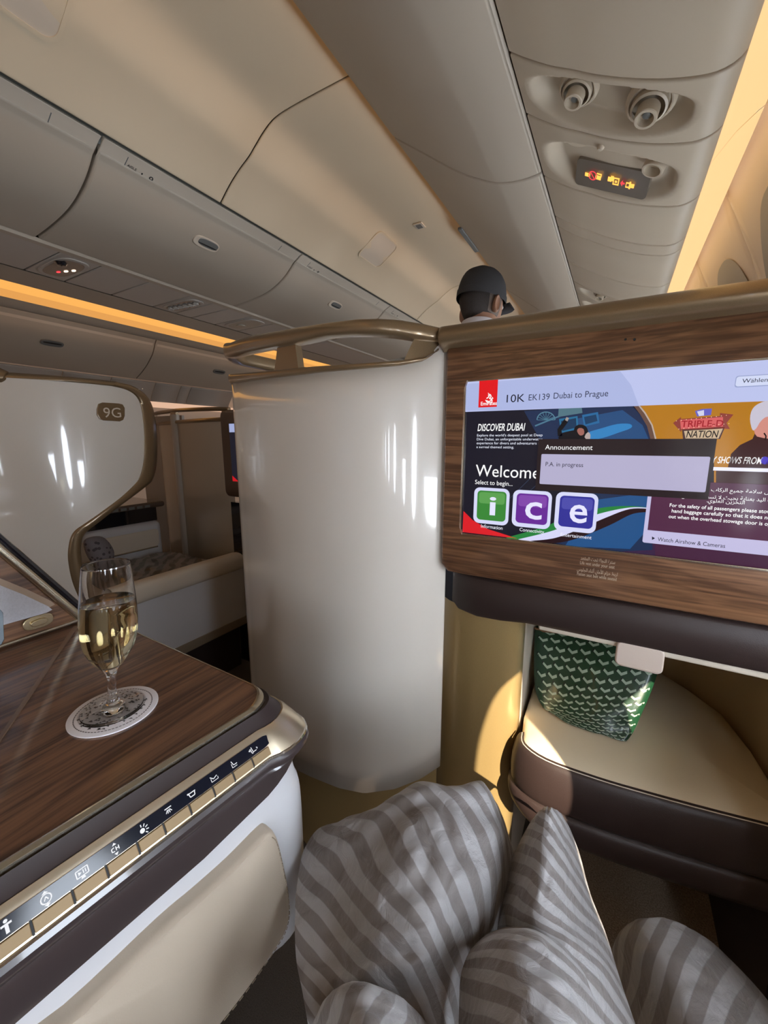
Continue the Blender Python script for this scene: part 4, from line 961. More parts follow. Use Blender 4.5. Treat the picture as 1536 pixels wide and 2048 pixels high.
# joint of the folding table leaf
j0, j1 = at(152, 1254, 'Z', TZ), at(15, 1457, 'Z', TZ); jd = (j1 - j0).normalized(); jn = V((-jd.y, jd.x, 0)); j1 = j0 + jd * .42
mk('leaf_joint', *plate([j0 + jn * .0035 + V((0, 0, .0022)), j1 + jn * .0015 + V((0, 0, .0022)), j1 - jn * .0015 + V((0, 0, .0022)), j0 - jn * .0035 + V((0, 0, .0022))], (0, 0, 1), .004), mat('joint_brown', (.20, .125, .08), .3, coat=.3), con, smooth=False)
mk('carcass', *box((-.86, -.42, -1.1), (-.47, .26, TZ - .014)), brown_m, con, smooth=False)
# aisle-side wing of this seat
wing = thing('seat_wing', (-.86, 0, TZ), 'walnut-lined wing wall at left of the console, slanted gold edge and linen panel', 'wing wall')
WX = -.842
wo = [(.322, TZ + .003), (.228, -.180), (.10, .030), (.0, .19), (-.42, .30), (-.42, TZ + .003)]
mk('wood_lining', *plate([(WX, y, z) for y, z in wo], (1, 0, 0), .016), wing_m, wing, smooth=False)
ed = [V((WX, y, z)) for y, z in wo[:5]]
mk('gold_edge', *tube([p + V((.002, .004, .004)) for p in ed], .0065, 8, ry=.0075), champ_m, wing, ang=60)
mk('black_edge', *tube([p + V((-.004, .0135, .0125)) for p in ed], .0055, 8), black_m, wing)
mk('outer_skin', *plate([(WX - .017, y + (.012 if i else .02), z) for i, (y, z) in enumerate(wo)], (1, 0, 0), .02), pearl_m, wing, smooth=False)
lp_ = [at(u, v, 'X', WX + .004) for u, v in ((-90, 1120), (-30, 1152), (0, 1163), (52, 1184), (100, 1207), (108, 1214), (96, 1220), (0, 1247), (-100, 1275))]
mk('beige_border', *plate([p + V((0, .002, .004)) for p in lp_], (1, 0, 0), .004), mat('beige_border', (.42, .30, .21), .6), wing, smooth=False)
mk('linen_panel', *plate([p + V((.003, -.004, -.003)) for p in lp_], (1, 0, 0), .004), mat('linen', (.58, .57, .60), .8, bump=.6, bs=350, var=.12), wing, smooth=False)
mk('gold_sill', *tube([(WX + .002, -.42, TZ + .006), (WX + .002, .33, TZ + .006)], .0035, 8), champ_m, wing)
bp_ = at(76, 1243, 'X', WX + .002)
for (a, b, off), nm_ in zip(((.0215, .0125, .003), (.012, .006, .007)), ('button_plate', 'button')):
    k = mk(nm_, *plate([bp_ + V((off, x, z)) for x, z in superell(0, 0, a, b, 2.6, 28)], (1, 0, 0), off), goldm_m, wing); bev(k, .0015)
hs_ = [at(u, v, 'X', -.735) for u, v in ((-160, 1180), (2, 1219), (7, 1226), (9.5, 1280), (4, 1291), (-160, 1335))]
hs_z = min(p.z for p in hs_[:5]) - (TZ + .002)
ph = thing('handset', (-.735, .1, TZ), 'slim handset with black rim standing on the console at the left photo edge', 'handset')
bev(mk('casing', *plate([(p.x, p.y, max(p.z, TZ + .0015)) for p in hs_], (1, 0, 0), .012), black_m, ph, smooth=False), .002)
hc = sum(hs_, V((0, 0, 0))) / 6
mk('display', *plate([(hc + (p - hc) * .965) + V((.0008, 0, .001)) for p in hs_], (1, 0, 0), .001), mat('handset_display', (.20, .24, .27), .15, coat=.5), ph, smooth=False)

# ---------------------------------------------------------------- coaster and champagne glass
cc = at(229, 1421, 'Z', TZ); cz = TZ + .0004
co = MB(); RK = .0485
co.add(lathe([(0, 0), (RK, 0), (RK, .0014), (RK - .0005, .0016), (0, .0016)], (cc.x, cc.y, cz), n=64))
for k in range(72):
    a = 2 * math.pi * k / 72; b = a + 2 * math.pi / 72 * .72
    co.add(([(cc.x + r * math.cos(t), cc.y + r * math.sin(t), cz + .0018) for r, t in ((RK * .84, a), (RK * .84, b), (RK * .865, b), (RK * .865, a))], [(0, 1, 2, 3)]), 1)
rnd = random.Random(3)
for k in range(150):
    a, r = rnd.random() * 6.283, RK * .76 * math.sqrt(rnd.random()); x, y = cc.x + r * math.cos(a), cc.y + r * math.sin(a); t = rnd.random() * .9
    w, h = .0014 + rnd.random() * .0014, .0013
    co.add(([(x + math.cos(t) * p - math.sin(t) * q, y + math.sin(t) * p + math.cos(t) * q, cz + .00185) for p, q in ((-w, -h), (w, -h), (0, h))], [(0, 1, 2)]), 1)
cst = co.mk('coaster', [mat('coaster_card', (.82, .79, .80), .7), mat('coaster_print', (.10, .085, .085), .6)], None, recalc=False)
tag(cst, 'round white paper coaster with dark flecks under the champagne glass', 'coaster')
gb = at(226, 1419, 'Z', TZ); gz = cz + .0021; SH = V((.867, .5, 0)) * .080
fl_ = thing('champagne_glass', (gb.x, gb.y, gz), 'stemmed glass of pale champagne standing on the white coaster', 'glass')
gm = bpy.data.materials.new('clear_glass'); gm.use_nodes = True; q = gm.node_tree.nodes['Principled BSDF']
q.inputs['Transmission Weight'].default_value = 1; q.inputs['Roughness'].default_value = 0; q.inputs['IOR'].default_value = 1.46; q.inputs['Base Color'].default_value = (1, 1, 1, 1)
gpo = [(0, 0), (.0385, 0), (.0392, .0008), (.0385, .0018), (.030, .0032), (.014, .0075), (.0075, .0125), (.0056, .021), (.0053, .034), (.0062, .046), (.0115, .0555), (.0215, .068), (.0295, .082), (.0338, .100), (.0348, .116), (.0338, .136), (.0315, .160), (.0288, .187), (.0284, .1876), (.0280, .187), (.0306, .160), (.0328, .136), (.0337, .116), (.0327, .1005), (.0284, .0835), (.0203, .0705), (.0105, .0615), (.004, .059), (0, .0585)]
gs = [(p.x, p.y) for p in crom([(a, b, 0) for a, b in gpo], 3)]; gs = [(max(0, a) * .87, max(0, b)) for a, b in gs]
mk('bowl_and_stem', *lathe(gs, (gb.x, gb.y, gz), n=64, shear=SH), gm, fl_, ang=80)
lm = bpy.data.materials.new('champagne'); lm.use_nodes = True; q = lm.node_tree.nodes['Principled BSDF']; nt = lm.node_tree
q.inputs['Transmission Weight'].default_value = 1; q.inputs['Roughness'].default_value = 0; q.inputs['IOR'].default_value = 1.34; q.inputs['Base Color'].default_value = (1, .93, .66, 1)
va = nt.nodes.new('ShaderNodeVolumeAbsorption'); va.inputs['Color'].default_value = (.95, .76, .33, 1); va.inputs['Density'].default_value = 6.5
nt.links.new(va.outputs[0], nt.nodes['Material Output'].inputs['Volume'])
lq = [(0, .0583), (.004, .0588), (.0107, .0613), (.0205, .0703), (.0286, .0833), (.0329, .1003), (.0339, .116), (.0331, .134), (.0326, .1425), (.0322, .1437), (.031, .1432), (0, .1432)]
mk('champagne', *lathe([(a * .87 + .0002 * (a > 0), b) for a, b in lq], (gb.x, gb.y, gz), n=64, shear=SH), lm, fl_, ang=50)
bb = MB(); rnd = random.Random(5)
for k in range(46):
    a = rnd.random() * 6.28; hgt = .085 + rnd.random() * .055; rr = lerp1([(.0583, 0), (.0703, .019), (.0833, .027), (.1003, .0315), (.116, .0325), (.144, .0315)], hgt)
    r0 = .0003 + rnd.random() * .0003; rr *= .87; c = V((gb.x, gb.y, gz)) + SH * hgt + V((math.cos(a) * rr, math.sin(a) * rr, hgt))
    bb.add(lathe([(0, -r0), (r0 * .8, -r0 * .6), (r0, 0), (r0 * .8, r0 * .6), (0, r0)], c, n=6))
tag(bb.mk('bubbles', mat('bubble', (.9, .85, .7), .1, coat=1), fl_), kind='stuff')

# unseen block added by the window wall to cut off the lower sunbeam
sb = thing('storage_box', (.36, .66, -1.1), 'cream storage box against the window wall beside the footrest', 'storage box')
bev(mk('body', *box((.288, .57, -1.1), (.405, .735, -.39)), creamw_m, sb), .012); bev(mk('lid', *box((.284, .566, -.39), (.406, .738, -.366)), brown_m, sb), .006)

# ================================================================= CENTRE SEAT 9G ACROSS THE AISLE
SX = -1.50
g9 = thing('seat_shell', (SX, .5, -1.1), 'white seat shell with bronze edge and a 9G plaque across the aisle', 'seat shell')
def gx(y):
    d = max(0, .72 - y); return SX - (1.5 * d * d if d < .3 else 1.5 * .09 + .9 * (d - .3) * .6)
def G(u, v, off=0):
    p = at(u, v, 'X', SX); x = gx(p.y); k = x / p.x; return p * k + V((off, 0, 0))
wp_ = [(222, 772), (248, 778), (266, 787), (277, 800), (283, 820), (287, 850), (288.5, 880), (288, 910), (284, 938), (276, 960), (262, 976), (240, 996), (205, 1022), (169, 1047), (150, 1060), (140, 1074), (135, 1095), (134, 1115), (137, 1138), (143, 1163), (154, 1190), (172, 1225), (192, 1270), (205, 1320), (214, 1400), (222, 1500)]
op_ = [(235, 763), (268, 771), (291, 785), (303, 800), (311, 820), (316.5, 850), (318.5, 880), (318.5, 910), (316, 938), (309, 960), (300, 970), (278, 987), (240, 1015), (202, 1045), (182, 1060), (170, 1074), (166, 1092), (166, 1112), (169, 1136), (174, 1163), (182, 1190), (200, 1228), (218, 1275), (232, 1322), (241, 1400), (250, 1500)]
W9 = crom([G(u, v) for u, v in wp_], 4); O9 = crom([G(u, v) for u, v in op_], 4)
for q in W9:
    if q.z < -.53: q.y = min(q.y, .605)
for q in O9:
    if q.z < -.50: q.y = min(q.y, .665)
YA = -.75
rows = []
zl = [p.z for p in W9]
for i, p in enumerate(W9):
    r = []
    for j in range(25):
        y = YA + (p.y - YA) * (j / 24); r.append((gx(y), y, p.z if j == 24 else p.z))
    rows.append(r)
mk('white_panel', *grid(rows), pearl_m, g9, ang=60)
rib = []
for a, b in zip(W9, O9):
    rib.append([a + V((-.002, 0, 0)), a + V((.004, 0, 0)), a.lerp(b, .2) + V((.0075, 0, 0)), a.lerp(b, .55) + V((.006, 0, 0)), a.lerp(b, .85) + V((.0, 0, 0)), b + V((-.012, 0, 0)), b + V((-.05, -.004, .0))])
mk('bronze_edge', *grid(rib), gold_m, g9, ang=70)
tw, to = W9[0], O9[0]; top = []
for j in range(25):
    y = YA + (tw.y - YA) * j / 24; x = gx(y); z0, z1 = tw.z, to.z; o = (to.y - tw.y) * (j / 24)
    top.append([V((x - .002, y, z0)), V((x + .004, y, z0)), V((x + .0075, y + o * .3, z0 + (z1 - z0) * .25)), V((x + .004, y + o * .6, z0 + (z1 - z0) * .6)), V((x - .006, y + o, z1)), V((x - .06, y + o, z1 + .001))])
mk('top_edge', *grid(top), gold_m, g9, ang=70)
mk('rail_end', *tube([G(-60, 745) + V((.004, 0, 0)), G(-10, 752) + V((.006, 0, 0)), G(10, 756) + V((.004, 0, 0)), G(17, 762)], [.03, .028, .02, .005], 12), gold_m, g9)
pq = [(193, 818), (193, 830), (198, 838), (206, 841), (238, 843), (245, 840), (248, 832), (248, 816), (244, 809), (236, 807), (204, 805), (196, 808)]
pl = mk('seat_plaque', *plate([G(u, v, .006) for u, v in pq], (1, 0, 0), .007), gold_m, g9, smooth=False); bev(pl, .0015)
a_, b_2 = G(206, 835, .0068), G(206, 815, .0068)
text('9G', a_, G(240, 835, .0068) - a_, V((0, 0, 1)), (b_2 - a_).z / .70, mat('plaque_print', (.66, .57, .46), .5), pl, 'seat_number', width=(G(241, 835) - G(206, 833)).length)
# aisle-side divider with padded top
dv = thing('aisle_divider', (SX, .95, -1.1), 'low white aisle divider with cream padded top beside seat 9G', 'divider')
YD0, YD1 = .685, 1.262
bev(mk('panel', *box((SX - .04, YD0, -.845), (SX, YD1 - .004, -.56)), white_m, dv, smooth=False), .004)
bev(mk('kick_strip', *box((SX - .042, YD0, -.885), (SX + .002, YD1, -.843)), mat('kick_bronze', (.33, .27, .20), .35, metal=.3), dv, smooth=False), .003)
mk('base', *box((SX - .10, YD0, -1.1), (SX - .03, YD1 - .03, -.88)), brown_m, dv, smooth=False)
pr = superell(0, 0, .038, .042, 3.0, 28); P = []
for y, k in ((YD0, 1), (.8, 1), (1.1, 1), (1.235, 1), (1.252, .93), (1.260, .78), (1.264, .4)): P.append([(SX - .028 + q[0] * k, y, -.568 + .0 + q[1] * k) for q in pr])
vs, fs = grid(P, cv=True); fs.append(tuple(range(len(vs) - 28, len(vs))))
mk('padded_top', vs, fs, creamw_m, dv, ang=70)
st9 = thing('seat', (-1.8, 1, -1.1), 'cream aircraft seat cushion and pod beyond the 9G divider', 'seat')
mk('cushion', *box((-2.04, .55, -.75), (-1.56, 1.20, -.635)), creamw_m, st9); bev(st9.children[0] if st9.children else C.objects[-1], .03, 4)
pod = mk('side_pod', *box((-2.30, .62, -1.1), (-2.05, 1.21, -.415)), white_m, st9); bev(pod, .03, 4)
rcs = mk('pod_recess', *plate([(-2.047, y, z) for y, z in rrect(.80, 1.185, -.545, -.455, .02)], (1, 0, 0), .004), creamw_m, st9); bev(rcs, .003)
mk('chrome_bar', *tube([(-2.043, .82, -.548), (-2.043, 1.17, -.548)], .004, 8), champ_m, st9)
cn9 = thing('side_console', (-2.2, 1, -.36), 'brown-topped console with a row of dark buttons in seat 9G', 'console')
o = mk('top', *box((-2.50, .60, -.345), (-2.045, 1.235, -.315)), mat('console_brown', (.10, .07, .055), .25, coat=.6), cn9); bev(o, .014, 4)
mk('base', *box((-2.46, .62, -.415), (-2.075, 1.20, -.345)), black_m, cn9, smooth=False)
for k in range(8): mk('button', *box((-2.046, .86 + k * .038, -.338), (-2.043, .886 + k * .038, -.326)), grey_m, cn9, smooth=False)
pw = thing('pillow', (-1.72, .88, -.60), 'grey patterned pillow leaning behind the bronze edge of the 9G shell', 'pillow')
def pillow_mat():
    M = bpy.data.materials.new('pillow_print'); M.use_nodes = True; nt = M.node_tree; b = nt.nodes['Principled BSDF']; b.inputs['Roughness'].default_value = .7
    tc = nt.nodes.new('ShaderNodeTexCoord'); v = nt.nodes.new('ShaderNodeTexVoronoi'); v.inputs['Scale'].default_value = 60; nt.links.new(tc.outputs['Object'], v.inputs['Vector'])
    r = nt.nodes.new('ShaderNodeValToRGB'); r.color_ramp.interpolation = 'CONSTANT'; r.color_ramp.elements[0].color = (.055, .045, .045, 1); r.color_ramp.elements[1].position = .33; r.color_ramp.elements[1].color = (.17, .145, .145, 1)
    nt.links.new(v.outputs['Distance'], r.inputs[0]); nt.links.new(r.outputs[0], b.inputs['Base Color']); return M
pa = [at(u, v, 'X', -1.66) for u, v in ((168, 1082), (182, 1074), (205, 1074), (222, 1090), (228, 1110), (222, 1140), (214, 1166), (200, 1160), (185, 1130), (172, 1105))]
pcn = sum(pa, V((0, 0, 0))) / len(pa); pr_ = crom(pa, 4, True)
P = [[pcn + (p - pcn) * f + V((d, 0, 0)) for p in pr_] for f, d in ((.05, .035), (.4, .032), (.75, .022), (.95, .008), (1, 0), (.95, -.01), (.7, -.022), (.05, -.03))]
vs, fs = grid(P, cv=True); k_ = len(pr_); fs += [tuple(range(k_)), tuple(range(len(vs) - k_, len(vs)))]
mk('cover', vs, fs, pillow_mat(), pw, ang=70)
# plastic-wrapped folded blanket on the seat
rnd = random.Random(2); nx, ny = 34, 30; P = []
for i in range(nx + 1):
    r = []
    for j in range(ny + 1):
        x = -2.02 + .46 * i / nx; y = .80 + .43 * j / ny
        e = min(1, min(i, nx - i) / 3) * min(1, min(j, ny - j) / 3)
        r.append((x, y, -.634 + .066 * e ** .5 + .008 * noise.noise(V((x * 22, y * 30, 1))) * e + .004 * noise.noise(V((x * 60, y * 60, 4))) * e))
    P.append(r)
def wrap_mat():
    M = bpy.data.materials.new('wrapped_blanket'); M.use_nodes = True; nt = M.node_tree; b = nt.nodes['Principled BSDF']; b.inputs['Roughness'].default_value = .35; b.inputs['Coat Weight'].default_value = .9; b.inputs['Coat Roughness'].default_value = .1
    tc = nt.nodes.new('ShaderNodeTexCoord'); w = nt.nodes.new('ShaderNodeTexWave'); w.inputs['Scale'].default_value = 9; w.inputs['Distortion'].default_value = 5; w.bands_direction = 'DIAGONAL'; nt.links.new(tc.outputs['Object'], w.inputs['Vector'])
    r = nt.nodes.new('ShaderNodeValToRGB'); r.color_ramp.elements[0].color = (.06, .05, .048, 1); r.color_ramp.elements[0].position = .35; r.color_ramp.elements[1].color = (.22, .19, .17, 1); r.color_ramp.elements[1].position = .6
    nt.links.new(w.outputs['Color'], r.inputs[0]); nt.links.new(r.outputs[0], b.inputs['Base Color']); return M
tag(mk('wrapped_blanket', *grid(P), wrap_mat(), None, ang=50), 'grey striped blanket folded in clear plastic wrap on seat 9G', 'blanket')
# shell of the row ahead
s8 = thing('seat_shell', (-1.85, 1.33, -1.1), 'dim seat shell with small bronze handrail in front of seat 9G', 'seat shell')
px8 = crom([(-2.42, 1.46, 0), (-2.25, 1.36, 0), (-2.05, 1.318, 0), (-1.90, 1.295, 0), (-1.75, 1.285, 0), (-1.64, 1.29, 0), (-1.585, 1.305, 0)], 5)
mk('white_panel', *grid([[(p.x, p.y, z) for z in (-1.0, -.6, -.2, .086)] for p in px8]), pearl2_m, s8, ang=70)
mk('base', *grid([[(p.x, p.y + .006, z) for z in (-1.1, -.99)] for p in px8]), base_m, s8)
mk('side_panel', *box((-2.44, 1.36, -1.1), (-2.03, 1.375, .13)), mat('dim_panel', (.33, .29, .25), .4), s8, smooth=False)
mk('pillar', *tube([(-2.02, 1.315, -1.0), (-2.015, 1.312, .13)], .022, 10), mat('pillar_beige', (.45, .40, .34), .35), s8)
mk('cap', *tube([(p.x, p.y, .088 + .010 * i / len(px8)) for i, p in enumerate(px8)], .010, 8), gold_m, s8)
mk('handrail', *tube([(p.x, p.y, .150 - .006 * abs(i - 12) / 12) for i, p in enumerate(px8)], .014, 10, ry=.010), gold_m, s8)
for i0 in (11, len(px8) - 3): 
    p = px8[i0]; mk('post', *box((p.x - .022, p.y - .008, .09), (p.x + .022, p.y + .008, .148)), gold_m, s8, smooth=False)
tv8 = thing('entertainment_screen', (-1.54, 1.29, -.1), 'narrow sliver of a dark wood-framed screen facing seat 9G', 'screen')
bev(mk('wood_frame', *plate([(x, 1.272, z) for x, z in rrect(-1.612, -1.25, -.265, .135, .03)], (0, -1, 0), .010), mat('dark_wood_frame', (.045, .022, .012), .3, coat=.5), tv8), .006)
mk('display', *plate([(-1.552, 1.2705, -.19), (-1.28, 1.2705, -.19), (-1.28, 1.2705, .075), (-1.552, 1.2705, .075)], (0, -1, 0), .001), sc((.10, .11, .16)), tv8, smooth=False)
mk('banner', *plate([(-1.55, 1.269, .035), (-1.28, 1.269, .035), (-1.28, 1.269, .073), (-1.55, 1.269, .073)], (0, -1, 0), .001), sc((.62, .66, .82)), tv8, smooth=False)
mk('red_ribbon', *plate([(-1.55, 1.269, -.165), (-1.51, 1.269, -.19), (-1.55, 1.269, -.19)], (0, -1, 0), .001), sc((.75, .10, .14)), tv8, smooth=False)
mk('lower_unit', *box((-1.572, 1.268, -1.1), (-1.25, 1.30, -.29)), black_m, tv8, smooth=False)
o = tag(mk('floor_tag', *box((-1.62, 1.32, -1.1), (-1.58, 1.36, -1.096)), lab_m, None, smooth=False), 'tiny pale tag on the dark aisle carpet by the white divider', 'tag')

# ================================================================= MAN IN A CAP, standing in the row ahead
hx, hy = -.530, 1.690
man = thing('person', (hx, hy, -1.1), 'man seen from behind in a dark grey flat cap and white collar', 'person')
skin = mat('skin', (.36, .19, .12), .5, var=.12, bs=40); hair = mat('short_dark_hair', (.035, .026, .022), .8, bump=.8, bs=300); greyh = mat('greying_hair', (.16, .12, .095), .8, bump=.8, bs=300)
capm = mat('cap_cloth', (.040, .038, .040), .8, bump=.5, bs=400, var=.25); shirt = mat('white_shirt', (.55, .52, .55), .8); trou = mat('dark_trousers', (.02, .02, .025), .8)
def skinned(name, verts, edges, rad, material, parent, root=0, lv=2):
    me = bpy.data.meshes.new(name); me.from_pydata([(a, b, c + H) for a, b, c in verts], edges, []); me.materials.append(material)
    o = bpy.data.objects.new(name, me); put(o, parent)
    o.modifiers.new('skin', 'SKIN'); sd = me.skin_vertices[0].data
    for i, r in enumerate(rad): sd[i].radius = (r, r) if not isinstance(r, tuple) else r; sd[i].use_root = i == root
    q = o.modifiers.new('sub', 'SUBSURF'); q.levels = lv; q.render_levels = lv
    for md in o.modifiers:
        if md.type == 'SKIN': md.use_smooth_shade = True
    return o
zs = -1.1
vb = [(hx, hy, zs + .93), (hx, hy, zs + 1.12), (hx, hy, zs + 1.34), (hx, hy + .005, zs + 1.44), (hx, hy + .012, zs + 1.52), (hx + .005, hy + .02, zs + 1.60)]
eb = [(0, 1), (1, 2), (2, 3), (3, 4), (4, 5)]; rb = [(.13, .09), (.12, .085), (.13, .085), (.08, .055), .052, .056]
for sd_ in (-1, 1):
    k = len(vb)
    vb += [(hx + .17 * sd_, hy, zs + 1.40), (hx + .22 * sd_, hy - .01, zs + 1.12), (hx + .23 * sd_, hy + .06, zs + .88), (hx + .23 * sd_, hy + .075, zs + .82)]
    eb += [(3, k), (k, k + 1), (k + 1, k + 2), (k + 2, k + 3)]; rb += [.045, .038, .030, .026]
    for f in range(4):
        vb += [(hx + .23 * sd_, hy + .05 + .019 * f, zs + .765), (hx + .228 * sd_, hy + .052 + .019 * f, zs + .735 + .004 * abs(f - 1.5)), (hx + .222 * sd_, hy + .054 + .019 * f, zs + .71 + .005 * abs(f - 1.5))]
        j = len(vb) - 3; eb += [(k + 3, j), (j, j + 1), (j + 1, j + 2)]; rb += [.0095, .0085, .0075]
    j = len(vb); vb += [(hx + .222 * sd_, hy + .115, zs + .80), (hx + .216 * sd_, hy + .128, zs + .765)]; eb += [(k + 3, j), (j, j + 1)]; rb += [.010, .0085]
    k = len(vb); vb += [(hx + .095 * sd_, hy, zs + .88), (hx + .105 * sd_, hy - .01, zs + .50), (hx + .11 * sd_, hy + .0, zs + .10), (hx + .115 * sd_, hy - .10 + .01, zs + .045), (hx + .12 * sd_, hy + .12, zs + .03)]
    eb += [(0, k), (k, k + 1), (k + 1, k + 2), (k + 2, k + 3), (k + 2, k + 4)]; rb += [.085, .06, .042, .035, .032]
body = skinned('body', vb, eb, rb, skin, man)
# clothes follow the limbs a little wider
vs_ = vb[:4]; es_ = eb[:3]; rs_ = [(.165, .125), (.158, .12), (.178, .125), (.12, .088)]
for sd_ in (-1, 1):
    k = len(vs_); vs_ = vs_ + [(hx + .17 * sd_, hy, zs + 1.40), (hx + .22 * sd_, hy - .01, zs + 1.12), (hx + .23 * sd_, hy + .058, zs + .90)]; es_ = es_ + [(3, k), (k, k + 1), (k + 1, k + 2)]; rs_ += [.070, .055, .044]
skinned('shirt', vs_, es_, rs_, shirt, man)
vt_ = [(hx, hy, zs + .95)]; et_ = []; rt_ = [(.168, .128)]
for sd_ in (-1, 1):
    k = len(vt_); vt_ += [(hx + .095 * sd_, hy, zs + .86), (hx + .105 * sd_, hy - .01, zs + .50), (hx + .11 * sd_, hy, zs + .11)]; et_ += [(0, k), (k, k + 1), (k + 1, k + 2)]; rt_ += [.10, .078, .066]
skinned('trousers', vt_, et_, rt_, trou, man)
# head (turned a little to the right)
HC = V((hx + .003, hy + .015, zs + 1.635)); RZ = Matrix.Rotation(math.radians(-24), 3, 'Z') @ Matrix.Rotation(math.radians(-8), 3, 'X')
def hp_(x, y, z): return HC + RZ @ V((x, y, z))
def head_shape(a, b):
    """a: longitude from the nose, b: latitude"""
    x = .074 * math.sin(a) * math.cos(b); y = .096 * math.cos(a) * math.cos(b); z = .115 * math.sin(b)
    if z < 0:
        t = -z / .115; x *= 1 - .28 * t; y = y * (1 - .10 * t) + (.018 * t if math.cos(a) > 0 else .02 * t)
    fr = max(0, math.cos(a)) ** 6
    y += .018 * fr * math.exp(-((z + .012) / .022) ** 2) * math.exp(-(x / .016) ** 2)       # nose
    y += .006 * fr * math.exp(-((z + .085) / .018) ** 2)                                    # chin
    y -= .006 * math.exp(-((z - .012) / .012) ** 2) * math.exp(-((abs(x) - .030) / .014) ** 2) * (math.cos(a) > 0)
    y -= .004 * math.exp(-((z + .052) / .004) ** 2) * math.exp(-(x / .028) ** 2) * (math.cos(a) > 0)
    return x, y, z
P = [[hp_(*head_shape(2 * math.pi * i / 48, -math.pi / 2 + math.pi * j / 32)) for i in range(48)] for j in range(1, 32)]
vs, fs = grid(P, cv=True); fs += [tuple(range(48)), tuple(range(len(vs) - 48, len(vs)))]
mk('head', vs, fs, skin, man, ang=80)
# neck
mk('neck', *tube([HC + V((-.002, -.02, -.20)), HC + V((0, -.018, -.12)), HC + V((.002, -.008, -.05))], [.066, .060, .062], 20), skin, man, ang=80)
for s_ in (-1, 1):
    e0 = [hp_(s_ * (.074 + .010 * (1 - abs(q[0]) * 10)), -.004 + q[0] * .9 - .004, -.018 + q[1]) for q in superell(0, 0, .017, .032, 2, 20)]
    ec = sum(e0, V((0, 0, 0))) / 20; dirx = RZ @ V((s_, -.35, 0))
    P = [[ec + (p - ec) * f + dirx * d for p in e0] for f, d in ((.8, -.014), (1, .0), (1.02, .007), (.86, .011), (.66, .006), (.2, .003))]
    vs, fs = grid(P, cv=True); fs.append(tuple(range(len(vs) - 20, len(vs)))); mk('ear', vs, fs, skin, man, ang=80)
    ey = hp_(s_ * .031, .082, .012); mk('eye', *lathe([(0, -.011), (.008, -.007), (.011, 0), (.008, .007), (0, .011)], ey, RZ @ V((0, 1, 0)), 16), mat('eye_white', (.8, .78, .75), .2), man)
    mk('eyebrow', *tube([hp_(s_ * (.016 + .01 * k), .090 - .004 * k * k * .5, .030 + .002 * k - .0012 * k * k) for k in range(4)], .003, 6), hair, man)
# hair: close cropped back and sides
def shell_patch(name, a0, a1, b0, b1, off, material, n=26, m_=12):
    P = []
    for j in range(m_ + 1):
        b = b0 + (b1 - b0) * j / m_; r = []
        for i in range(n + 1):
            a = a0 + (a1 - a0) * i / n; x, y, z = head_shape(a, b); k = 1 + off / .09 * math.sin(math.pi * min(1, .12 + .76 * i / n)) ** .3 * (1 if j else .3); r.append(hp_(x * k, y * k, z + (.0 if j else 0)))
        P.append(r)
    return mk(name, *grid(P), material, man, ang=80)
shell_patch('hair', math.radians(78), math.radians(282), -.62, .5, .005, hair)
shell_patch('sideburn', math.radians(72), math.radians(112), -.45, .3, .0065, greyh, 10, 8)
# cap
cp = MB(); P = []
for j in range(13):
    b = .02 + (math.pi / 2 - .02) * j / 12; r = []
    for i in range(40):
        a = 2 * math.pi * i / 40; x = .086 * math.sin(a) * math.cos(b) ** .62; y = .110 * math.cos(a) * math.cos(b) ** .62 - .004; z = .022 + .112 * math.sin(b) ** .95
        r.append(hp_(x, y, z - .014 * math.cos(a) * 0 + .004 * noise.noise(V((x * 30, y * 30, z * 30)))))
    P.append(r)
cp.add(grid(P, cv=True)); cp.f.append(tuple(range(12 * 40, 13 * 40))); cp.m.append(0)
cap = cp.mk('cap', capm, man, ang=80)
P = [[hp_(.088 * math.sin(2 * math.pi * i / 40), .112 * math.cos(2 * math.pi * i / 40) - .004, z) for i in range(40)] for z in (.010, .028, .036)]
mk('cap_band', *grid(P, cv=True), capm, cap, ang=80)
P = [[hp_(math.sin(a) * (.083 + .01 * f), .085 + f * .055 * math.cos(a * 1.1) , .022 - .012 * f - .010 * abs(a) * f) for a in [(-1 + .1 * k) for k in range(21)]] for f in (0, .5, 1)]
solid(mk('peak', *grid(P), capm, cap, ang=80), .004)
# collar
P = [[HC + V((math.sin(2 * math.pi * i / 36) * r, math.cos(2 * math.pi * i / 36) * r * 1.02 - .022, z + .012 * math.cos(2 * math.pi * i / 36 + math.pi))) for i in range(36)] for r, z in ((.096, -.165), (.083, -.125), (.075, -.084), (.071, -.077), (.067, -.09))]
mk('collar', *grid(P, cv=True), mat('collar_white', (.72, .68, .70), .8), man, ang=80)

